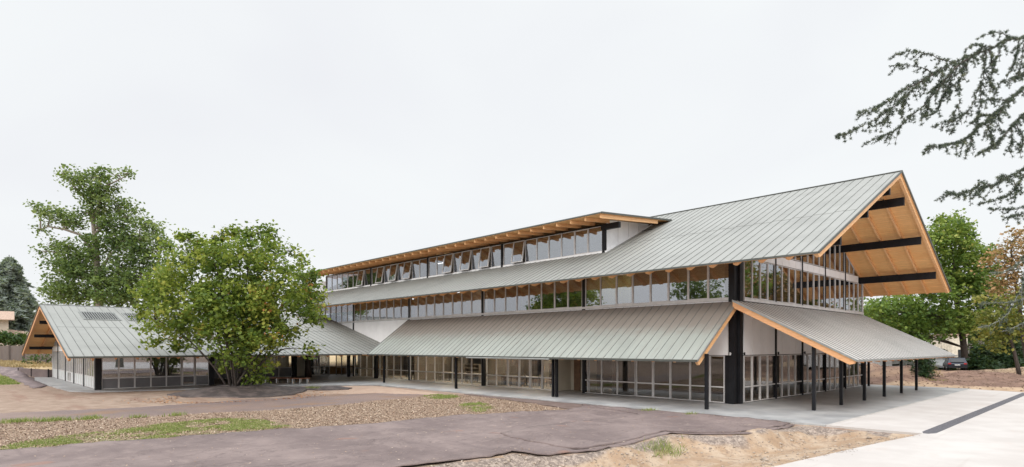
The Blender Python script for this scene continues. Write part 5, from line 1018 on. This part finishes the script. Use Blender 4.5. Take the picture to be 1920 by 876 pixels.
a, b = DATA['bush_col']; conifer('conical_bush', 'narrow green conical bush beside the last canopy post', a, b, .95, M['needle_dark'], 44, step=.18, size=.22, per=20, droop=.1, p=.35)
def bush(name, label, bl, mat, seed, size=.16, per=4, leaves=10, spread=.2, group=None, cat='bush'):
    zb = min(q[2] - q[4] for q in bl); c = np.array(bl)[:, :3].mean(0); base = (float(c[0]), float(c[1]), float(max(zb, -.05)))
    t = thing(name, base, label, cat, group); V, F, T, C = foliage(bl, per, leaves, size, spread, seed, .3); npmesh('foliage', V, F, mat, T, t)
    m = MB(); rg = random.Random(seed)
    for q in bl:
        for k in range(3): m.tube([(q[0] + rg.uniform(-.2, .2), q[1] + rg.uniform(-.2, .2), zb), (q[0] + rg.uniform(-.5, .5) * q[3], q[1] + rg.uniform(-.5, .5) * q[3], q[2])], [.04, .01], 5)
    m.build('stems', M['bark_dark'], t); return t
bush('bush', 'pale rounded shrub with drying leaves next to the conical bush', DATA['bush2'], M['drygrass'], 51, .10, 6, 12, .12)
bush('bush', 'loose green shrub behind the conical bush', DATA['bush3'], M['leaf_hedge'], 52, .12, 5, 10, .15)
bush('weeds', 'low green and orange weeds at the foot of the conical bush', DATA['weeds'], M['leaf_yellow'], 53, .10, 9, 10, .1, cat='plant')
for i, q in enumerate(DATA['hedge_r']):
    bush('bush', ('dark green shrub behind the parked vans' if q[1] > 70 else 'dark green shrub among the parked cars') + ', ' + ('right of the cream building', 'under the yellow tree', 'leftmost by the gable wall', 'second in the row', 'third in the row', 'tall one behind the last post', 'taller one over the white van', 'hidden at the wall corner', 'far right beyond the tan heap', 'at the right frame edge')[i % 10], [q], M['leaf_hedge'], 60 + i, .34, 1.3, 11, .4, group='shrubs behind the parked vehicles')
hg = thing('hedge', tuple(DATA['hedge_l'][1][:3]), 'clipped green hedge showing above the grey board fence', 'hedge')
V, F, T, C = foliage(DATA['hedge_l'], 5, 16, .3, .35, 70, .3); npmesh('foliage', V, F, M['leaf_hedge'], T, hg)
for i, q in enumerate(DATA['bush_l']):
    bush('bush', ('green bush against the fence, seen under the wing eave', 'green bush nearest the gable wall of the wing', 'small bush beside the fence, left of the others')[i], [q], M['leaf_hedge'], 80 + i, .25, 1.6, 11, .3, group='bushes by the fence')
# far woods, one mass each side
for nm, lb, key, sd_ in (('woodland', 'distant wood closing the view on the right', 'far_r', 91), ('woodland', 'distant wood behind the house on the left', 'far_l', 92)):
    V, F, T, C = foliage(DATA[key], .55, 12, .75, .9, sd_, .3); tag(npmesh(nm, V, F, M['leaf_hedge'], T), lb, None, None, 'stuff')
# trees around the site that only show in the panes
rgx = random.Random(77)
def mirror_tree(x, y, h, r, mat, seed, label, name='site_tree'):
    bl = []
    for k in range(9):
        a = rgx.uniform(0, 6.28); q = rgx.uniform(.2, .75) * r; zz = h * rgx.uniform(.38, .85); bl.append([x + math.cos(a) * q, y + math.sin(a) * q, zz, r * rgx.uniform(.35, .5), r * rgx.uniform(.3, .42)])
    bl.append([x, y, h * .88, r * .4, r * .35])
    return tree(name, label, bl, (x, y, 0), mat, M['bark_dark'], per=.8, leaves=9, size=.55, spread=.6, seed=seed, trunk_r=.35, group='trees around the forecourt reflected in the panes')
proto = []
for i, (x, y, h, r, mt) in enumerate(((24, 46, 17, 6, 'leaf_big'), (31, 62, 19, 7, 'leaf_orange'), (36, 74, 20, 7, 'leaf_yellow'), (-44, -72, 17, 7, 'leaf_oak'))):
    proto.append(mirror_tree(x, y, h, r, M[mt], 100 + i, 'tall tree beyond the forecourt, outside the picture, mirrored in the glazing'))
def copy_thing(o, loc, rz, sc=1):
    c = o.copy(); COL.objects.link(c); c.location = loc; c.rotation_euler = (0, 0, rz); c.scale = (sc, sc, sc)
    for ch in list(o.children):
        d = ch.copy(); COL.objects.link(d); d.parent = c
        for g_ in list(ch.children):
            e = g_.copy(); COL.objects.link(e); e.parent = d
    return c
for i, (p, x, y, sc) in enumerate(((0, 36, 52, 1), (1, 27, 78, 1.05), (2, 44, 92, 1.1), (0, 30, 90, 1.1), (1, 22, 38, .8), (0, 42, 66, 1.1), (3, -60, -74, .6), (3, -88, -82, .42), (3, -118, -84, .42), (0, -105, -66, .38), (3, -30, -76, 1.0), (0, -140, -72, .42), (3, -75, -92, .45), (0, -104, -31.6, .5), (2, -119, -32.5, .6), (0, -135, -33.5, .7), (2, -94, -33.5, .42))):
    c = copy_thing(proto[p], (x, y, 0), i * 1.3, sc)

# ============================================================ near cedar, trunk outside the frame
ced = thing('cedar_tree', tuple(DATA['cedar_trunk'][0][:2]) + (0,), 'cedar reaching in from the right with drooping blue green needle branches', 'tree')
tb = Vector(DATA['cedar_trunk'][0]); tt = Vector(DATA['cedar_trunk'][1])
m = MB(); m.tube([(tb.x, tb.y, -.3), (tb.x, tb.y, 3), (tt.x, tt.y, 8), (tt.x, tt.y, 15)], [.55, .42, .33, .2], 12); m.build('trunk', M['bark_lichen'], ced, smooth=True)
rgc = np.random.default_rng(12)
def resample(pts, step):
    out = [pts[0]]; acc = 0
    # catmull style smoothing by midpoint insertion
    for a, b in zip(pts[:-1], pts[1:]):
        L_ = (b - a).length; n = max(1, int(L_ / step))
        for k in range(1, n + 1): out.append(a.lerp(b, k / n))
    for _ in range(2):
        out = [out[0]] + [(out[i - 1] + out[i] * 2 + out[i + 1]) / 4 for i in range(1, len(out) - 1)] + [out[-1]]
    return out
def needle_branch(order, pts, r0, tuft=.038, dens=1.1, barkm='bark_dark', nm='branch', matn='needle_cedar', twigs=True, bare=0.0):
    P = resample([Vector(p) for p in pts], .05); n = len(P)
    P = [p + Vector(rgc.normal(0, .006, 3)) for p in P]
    m = MB(); tail = max(r0 * .16, .0025); m.tube(P, [max(tail, r0 * (1 - i / n)) for i in range(n)], 6)
    tufts = []
    def add_tufts(Q, k0=0):
        for i in range(k0, len(Q)):
            if rgc.random() < dens * .88:
                for _ in range(rgc.integers(1, 4)): tufts.append(Q[i] + Vector(rgc.normal(0, .010, 3)) + Vector((0, 0, .006)))
    start = int(n * bare); add_tufts(P, start)
    if twigs:
        i = start + 2
        while i < n - 1:
            d = (P[min(i + 1, n - 1)] - P[i - 1]).normalized(); sd_ = Vector(rgc.normal(0, 1, 3)); sd_ = (sd_ - d * sd_.dot(d)).normalized(); sd_.z = sd_.z * .6 - .35
            L_ = rgc.uniform(.08, .30 if order > 1 else .18) * (1 - .35 * i / n); k = max(2, int(L_ / .035)); Q = []
            for j in range(k + 1):
                q = j / k; Q.append(P[i] + (d * .55 + sd_ * .75).normalized() * L_ * q + Vector((0, 0, -.35 * L_ * q * q)))
            m.tube(Q, [.004 * (1 - .6 * j / k) + .001 for j in range(k + 1)], 4, cap=False); add_tufts(Q, 1); i += int(rgc.integers(1, 3))
    o = m.build(nm, M[barkm], ced, smooth=True)
    # needles: short blades radiating from every spur
    c = np.array([tuple(t) for t in tufts]); k = 22; nn = len(c); sz = rgc.uniform(.55, 1.25, nn)
    d = rgc.normal(size=(nn, k, 3)); d[..., 2] += .35; d /= np.linalg.norm(d, axis=2)[..., None]
    b = rgc.normal(size=(nn, k, 3)); b -= (b * d).sum(2)[..., None] * d; b /= np.linalg.norm(b, axis=2)[..., None]
    L_ = tuft * sz[:, None, None] * rgc.uniform(.7, 1.15, (nn, k, 1)); w = tuft * .075
    cc = c[:, None, :]; V = np.stack([cc - b * w, cc + b * w, cc + d * L_ + b * w * .4, cc + d * L_ - b * w * .4], 2).reshape(-1, 3)
    t = np.repeat(np.clip(rgc.normal(.45, .22, nn), 0, 1), k * 4); npmesh('needles', V, np.arange(len(V)).reshape(-1, 4), M[matn], t, o); return o
for key in ('cedar_br', 'cedar_grey'):          # the long limbs spring from the trunk
    for order, pts in DATA[key]:
        if (Vector(pts[0]) - Vector(pts[-1])).length > 5:
            zq = min(max(pts[0][2] - .3, 2.5), 14); q = (zq - 3) / 5; pts[0] = [tb.x + (tt.x - tb.x) * min(1, max(0, q)), tb.y + (tt.y - tb.y) * min(1, max(0, q)), zq]
for order, pts in DATA['cedar_br']:
    needle_branch(order, pts, {3: .035, 2: .018, 1: .008}[order], bare=0.25 if Vector(pts[0]).length and (Vector(pts[0]) - Vector(pts[-1])).length > 5 else 0)
for order, pts in DATA['cedar_grey']:
    needle_branch(order, pts, {2: .07, 1: .035}[order], tuft=.06, dens=.25, barkm='bark_lichen')

# ============================================================ far left: fence and house
f0, f1, f2 = [Vector(q) for q in DATA['fence']]
fn = thing('board_fence', tuple(f1), 'weathered grey board fence behind the dry grass', 'fence')
for a, b, nb in ((f0, f1, 1), (f1, f2, 1)):
    m = MB(); d = (b - a); L_ = Vector((d.x, d.y, 0)).length; n = int(L_ / .17); u = Vector((d.x, d.y, 0)).normalized(); nn_ = Vector((-u.y, u.x, 0))
    for i in range(n):
        p = a + d * (i / n); q = a + d * ((i + .93) / n); hh = 3.22 + random.uniform(-.03, .03); o_ = nn_ * random.uniform(-.008, .008)
        m.prism([p + o_ + Vector((0, 0, -.3)), q + o_ + Vector((0, 0, -.3)), Vector((q.x, q.y, hh)) + o_, Vector((p.x, p.y, hh)) + o_], tuple(nn_ * .025))
    m.build('boards', M['fence'], fn)
    k = int(L_ / 2.4)
    for i in range(k + 1):
        p = a + d * (i / max(1, k)) - nn_ * .1; mm = MB(); mm.box(p.x - .06, p.x + .06, p.y - .06, p.y + .06, p.z - .2, 3.3); mm.build('post', M['fence'], fn)
h1 = Vector(DATA['house_l'][1]); vv = Vector((h1.x - CAM.x, h1.y - CAM.y, 0)).normalized(); uu = Vector((vv.y, -vv.x, 0))
house = thing('house', (h1.x, h1.y, 1.2), 'beige rendered house with clay tile roofs behind the fence at the left edge', 'house')
def ob(m, o, a, b, c, d, z0, z1, mi=0):   # box in a turned frame: a..b along uu, c..d along vv
    p = lambda s_, t_, z: tuple(Vector((o.x, o.y, 0)) + uu * s_ + vv * t_ + Vector((0, 0, z)))
    m.hexa([p(a, c, z0), p(b, c, z0), p(b, d, z0), p(a, d, z0), p(a, c, z1), p(b, c, z1), p(b, d, z1), p(a, d, z1)], mi); return m
def pt(o, s_, t_, z): return tuple(Vector((o.x, o.y, 0)) + uu * s_ + vv * t_ + Vector((0, 0, z)))
ob(MB(), h1, -9, 0, 0, 8, .5, 7.2).build('wall', M['render_w'], house); ob(MB(), h1, 0.0, 3.4, .5, 7, .5, 4.4).build('wall', M['render_w'], house)
m = MB(); m.prism([pt(h1, -9.5, -.7, 7.15), pt(h1, .7, -.7, 7.15), pt(h1, .7, 4, 8.6), pt(h1, -9.5, 4, 8.6)], (0, 0, .14)); m.prism([pt(h1, -9.5, 8.7, 7.15), pt(h1, .7, 8.7, 7.15), pt(h1, .7, 4, 8.6), pt(h1, -9.5, 4, 8.6)], (0, 0, .14)); m.build('roof', M['tiles'], house)
m = MB(); m.prism([pt(h1, .02, -.1, 4.5), pt(h1, 3.8, -.1, 4.35), pt(h1, 3.6, 4, 5.2), pt(h1, .02, 4, 5.7)], (0, 0, .14)); m.build('roof', M['tiles'], house)
wq = ob(MB(), h1, -3.2, -2.0, -.03, .05, 5.0, 6.4).build('window', M['white'], house); ob(MB(), h1, -3.1, -2.1, -.05, -.031, 5.1, 6.3).build('pane', M['carglass'], wq)
uu = Vector((RX, RY, 0)); vv = Vector((FX, FY, 0)); h2 = Vector(DATA['house_r'][0]); hs2 = thing('small_building', (h2.x, h2.y, 0), 'small cream rendered building seen behind the tree trunk on the right', 'building')
ob(MB(), h2, 0, 2.6, 0, 5, -.2, 5.0).build('wall', simple('cream render', (.72, .66, .54), .8), hs2); ob(MB(), h2, -.3, 2.9, -.3, 5.3, 5.003, 5.25).build('roof', M['tiles'], hs2)
ob(MB(), h2, 1.0, 1.8, -.03, .05, 1.2, 2.6).build('window', M['carglass'], hs2)
h3 = Vector(DATA['house_r2'][0]); hs3 = thing('house', (h3.x, h3.y, 0), 'long low white house glimpsed through the trees on the right', 'house')
ob(MB(), h3, 0, 14, 0, 8, -.2, 5.2).build('wall', M['white'], hs3); m = MB(); m.prism([pt(h3, -.5, -.6, 5.2), pt(h3, 14.5, -.6, 5.2), pt(h3, 14.5, 4, 7), pt(h3, -.5, 4, 7)], (0, 0, .15)); m.prism([pt(h3, -.5, 8.6, 5.2), pt(h3, 14.5, 8.6, 5.2), pt(h3, 14.5, 4, 7), pt(h3, -.5, 4, 7)], (0, 0, .15)); m.build('roof', M['tiles'], hs3)
for s_ in (2, 6, 10): ob(MB(), h3, s_, s_ + 1.4, -.03, .05, 1.2, 3).build('window', M['carglass'], hs3)

# ============================================================ vehicles
def vehicle(name, label, cat, loc, rz, paint, L_=4.5, W_=1.85, H_=1.6, van=False):
    """built nose along +x; profile extruded then tucked in above the waist"""
    t = thing(name, (0, 0, 0), label, cat)
    if van: prof = [(-.5, .22), (.5, .20), (.5, .42), (.47, .50), (.36, .58), (.24, .96), (.18, 1.0), (-.47, 1.0), (-.5, .92)]
    else: prof = [(-.5, .22), (.5, .20), (.505, .42), (.47, .52), (.24, .60), (.09, .95), (-.02, 1.0), (-.30, .99), (-.38, .95), (-.47, .62), (-.505, .52)]
    n = len(prof); m = MB(); secs = []
    for yy, tuck in ((-1, .0), (-.94, .03), (.94, .03), (1, .0)):
        for (px_, pz) in prof:
            ins = (.84 if pz > .62 else 1) if not van else (.93 if pz > .6 else 1)
            e = 1.0 if abs(yy) < 1 else (.985 if pz < .95 else .97)
            m.v.append((px_ * L_ * e, yy * ins * W_ / 2, pz * H_ * (1 if abs(yy) < 1 else .995)))
    for s_ in range(3):
        for i in range(n):
            j = (i + 1) % n; m.f.append((s_ * n + i, s_ * n + j, (s_ + 1) * n + j, (s_ + 1) * n + i)); m.mi.append(0)
    m.f.append(tuple(range(n))); m.f.append(tuple(3 * n + i for i in reversed(range(n)))); m.mi += [0, 0]
    m.build('body', M[paint], t)
    g = MB(); yw = W_ / 2 * (.93 if van else .84)
    if not van:
        for s_ in (-1, 1): g.prism([(.20 * L_, s_ * yw * .99, .64 * H_), (.085 * L_, s_ * yw * .99, .92 * H_), (-.30 * L_, s_ * yw * .99, .93 * H_), (-.42 * L_, s_ * yw * .99, .66 * H_)], (0, s_ * .035, 0))
        g.prism([(-.475 * L_, -yw * .82, .66 * H_), (-.475 * L_, yw * .82, .66 * H_), (-.40 * L_, yw * .76, .91 * H_), (-.40 * L_, -yw * .76, .91 * H_)], (-.03, 0, .0)); g.prism([(.225 * L_, -yw * .9, .64 * H_), (.225 * L_, yw * .9, .64 * H_), (.10 * L_, yw * .82, .92 * H_), (.10 * L_, -yw * .82, .92 * H_)], (.03, 0, .02))
    else:
        for s_ in (-1, 1): g.prism([(.33 * L_, s_ * yw, .62 * H_), (.24 * L_, s_ * yw, .90 * H_), (.12 * L_, s_ * yw, .90 * H_), (.12 * L_, s_ * yw, .62 * H_)], (0, s_ * .03, 0))
        g.prism([(.355 * L_, -yw * .88, .61 * H_), (.355 * L_, yw * .88, .61 * H_), (.25 * L_, yw * .85, .93 * H_), (.25 * L_, -yw * .85, .93 * H_)], (.03, 0, .01))
    g.build('window_glass', M['carglass'], t)
    for sx in (-.31, .30):
        for s_ in (-1, 1):
            w = MB(); w.tube([(sx * L_, s_ * (W_ / 2 - .2), .33), (sx * L_, s_ * (W_ / 2 + .02), .33)], [.33, .33], 16); wo = w.build('wheel', M['tyre'], t)
            w = MB(); w.tube([(sx * L_, s_ * (W_ / 2 + .01), .33), (sx * L_, s_ * (W_ / 2 + .03), .33)], [.2, .2], 10); w.build('rim', M['chrome'], wo)
    for s_ in (-1, 1):
        MB().box(-.512 * L_, -.49 * L_, *sorted((s_ * W_ * .32, s_ * W_ * .47)), .5 * H_, .60 * H_).build('tail_lamp', M['tail'], t); MB().box(.485 * L_, .507 * L_, *sorted((s_ * W_ * .3, s_ * W_ * .46)), .40 * H_, .47 * H_).build('headlight', M['chrome'], t)
    MB().box(-.515 * L_, -.503 * L_, -.26, .26, .42 * H_, .49 * H_).build('number_plate', M['plate'], t); MB().box(-.52 * L_, -.48 * L_, -.46 * W_, .46 * W_, .24 * H_, .33 * H_).build('bumper', M['tyre'], t)
    t.location = loc; t.rotation_euler = (0, 0, rz); return t
va = math.atan2(FY, FX)
zh = lambda q: float(height(np.array([q[0]]), np.array([q[1]]))[0])
for key, nm, lb, cat, rot, paint, dims in (('suv', 'parked_car', 'dark blue grey car seen from behind, parked under the trees on the right', 'car', -.52, 'car_dark', dict(L_=4.4, W_=1.9, H_=1.62)), ('silver', 'parked_car', 'silver car half hidden behind shrubs, left of the dark car', 'car', 1.0, 'car_silver', dict(L_=4.3, H_=1.5)),
    ('van1', 'parked_van', 'white van behind the gable canopy posts, next to the wall', 'van', .6, 'car_white', dict(L_=5.2, W_=2, H_=2.3, van=True)), ('white2', 'parked_car', 'white car between the third and fourth gable canopy posts', 'car', 1.45, 'car_white', dict(L_=4.4, H_=1.45))):
    q = DATA[key]; vehicle(nm, lb, cat, (q[0], q[1], zh(q) + .02), va + rot, paint, **dims)
vehicle('parked_van', 'white van outside the picture, seen only mirrored in the gable glazing', 'van', (11.4, 47.7, .1), 2.5, 'car_white', L_=5.2, W_=2, H_=2.3, van=True)
# ============================================================ benches on the porch
def bench(x, y, rz, lb, L_=2.0):
    t = thing('bench', (0, 0, 0), lb, 'bench', 'benches on the porch')
    MB().box(-L_ / 2, L_ / 2, -.22, .22, .40, .455).build('seat', M['bench'], t)
    for sx in (-L_ / 2 + .12, 0, L_ / 2 - .12): MB().box(sx - .03, sx + .03, -.18, .18, .0, .4).build('leg', M['steel'], t)
    t.location = (x, y, 0); t.rotation_euler = (0, 0, rz); return t
bench(-33.7, -9.2, .75, 'slatted wooden bench on pale legs at the edge of the porch slab', 1.5); bench(-35.6, -10.4, .75, 'second wooden bench in the porch shade behind the first', 2.2)
tp = DATA['trunkpost']; t = MB(); t.tube([(tp[0], tp[1], 0), (tp[0] - .03, tp[1], 1.2), (tp[0] - .1, tp[1], 4.2)], [.36, .28, .2], 12); t = t.build('log_post', M['trunk_w'], loc=(tp[0], tp[1], 0), smooth=True); tag(t, 'dark tree trunk post leaning slightly under the porch roof beside the bench', 'post')
# ============================================================ furniture behind the glazing
def table(x, y, lb, w=1.5, d=.8):
    t = thing('table', (x, y, .014), lb, 'table', 'tables inside the glazed ground floor')
    MB().box(x - w / 2, x + w / 2, y - d / 2, y + d / 2, .72, .75).build('table_top', simple('pale table top', (.55, .5, .42), .5), t)
    for sx in (-1, 1):
        for sy in (-1, 1): MB().box(x + sx * (w / 2 - .06) - .02, x + sx * (w / 2 - .06) + .02, y + sy * (d / 2 - .06) - .02, y + sy * (d / 2 - .06) + .02, .014, .72).build('leg', M['black'], t)
    return t
def chair(x, y, rz, lb):
    t = thing('chair', (0, 0, 0), lb, 'chair', 'chairs inside the glazed ground floor')
    MB().box(-.21, .21, -.2, .22, .44, .465).build('seat', M['mid_in'], t); MB().box(-.2, .2, -.235, -.21, .6, .86).build('backrest', M['mid_in'], t)
    for sx in (-.19, .17):
        MB().box(sx, sx + .02, -.23, -.21, 0, .86).build('leg', M['black'], t); MB().box(sx, sx + .02, .19, .21, 0, .44).build('leg', M['black'], t)
    t.location = (x, y, .014); t.rotation_euler = (0, 0, rz); return t
pl_ = ('behind the panes right of the black facade column', 'next to the first one, nearer the doors', 'left of the black facade column', 'second left of the column', 'third left of the column', 'furthest left behind the panes')
for i, x in enumerate((-19.8, -18.0, -22.0, -24.1, -26.2, -28.6)):
    table(x, 2.4, 'pale school table ' + pl_[i]); chair(x - .3, 1.7, 0, 'dark chair before the table ' + pl_[i]); chair(x + .3, 3.1, 3.14, 'dark chair beyond the table ' + pl_[i])

for i, (x, y, w_) in enumerate(((-15.0, 4.9, 1.8), (-17.6, 5.0, 1.2), (-23.2, 4.5, 1.6), (-27.4, 4.4, 2.2), (-30.0, 4.5, 1.0), (-34.5, 5.9, 2.0), (-38.5, 5.9, 2.4))):
    t = thing('shelf_unit', (x, y, .014), 'dark open shelf unit against the back wall, number %s from the entrance' % ('one', 'two', 'three', 'four', 'five', 'six', 'seven')[i], 'shelf', 'shelf units inside the glazed ground floor')
    h = 1.5 + .5 * ((i * 7) % 3) / 2
    for sx in (-w_ / 2, w_ / 2 - .03): MB().box(x + sx, x + sx + .03, y - .2, y + .2, .014, h).build('side_panel', M['mid_in'], t)
    for k in range(5): MB().box(x - w_ / 2 + .031, x + w_ / 2 - .031, y - .2, y + .2, .05 + k * (h - .1) / 4, .08 + k * (h - .1) / 4).build('shelf', M['mid_in'], t)
    MB().box(x - w_ / 2 + .031, x + w_ / 2 - .031, y + .201, y + .22, .014, h).build('back_panel', M['dark_in'], t)
for i, (x, y) in enumerate(((-14.5, 1.9), (-16.3, 2.9), (-33.0, 2.4), (-35.5, 2.8), (-20.2, 3.9), (-25.0, 3.8))):
    chair(x, y, .4 + i * 1.1, 'dark chair standing alone inside, ' + ('nearest the entrance doors', 'second from the entrance doors', 'left of the third facade column', 'furthest left of all chairs', 'behind the first table', 'behind the fourth table')[i])
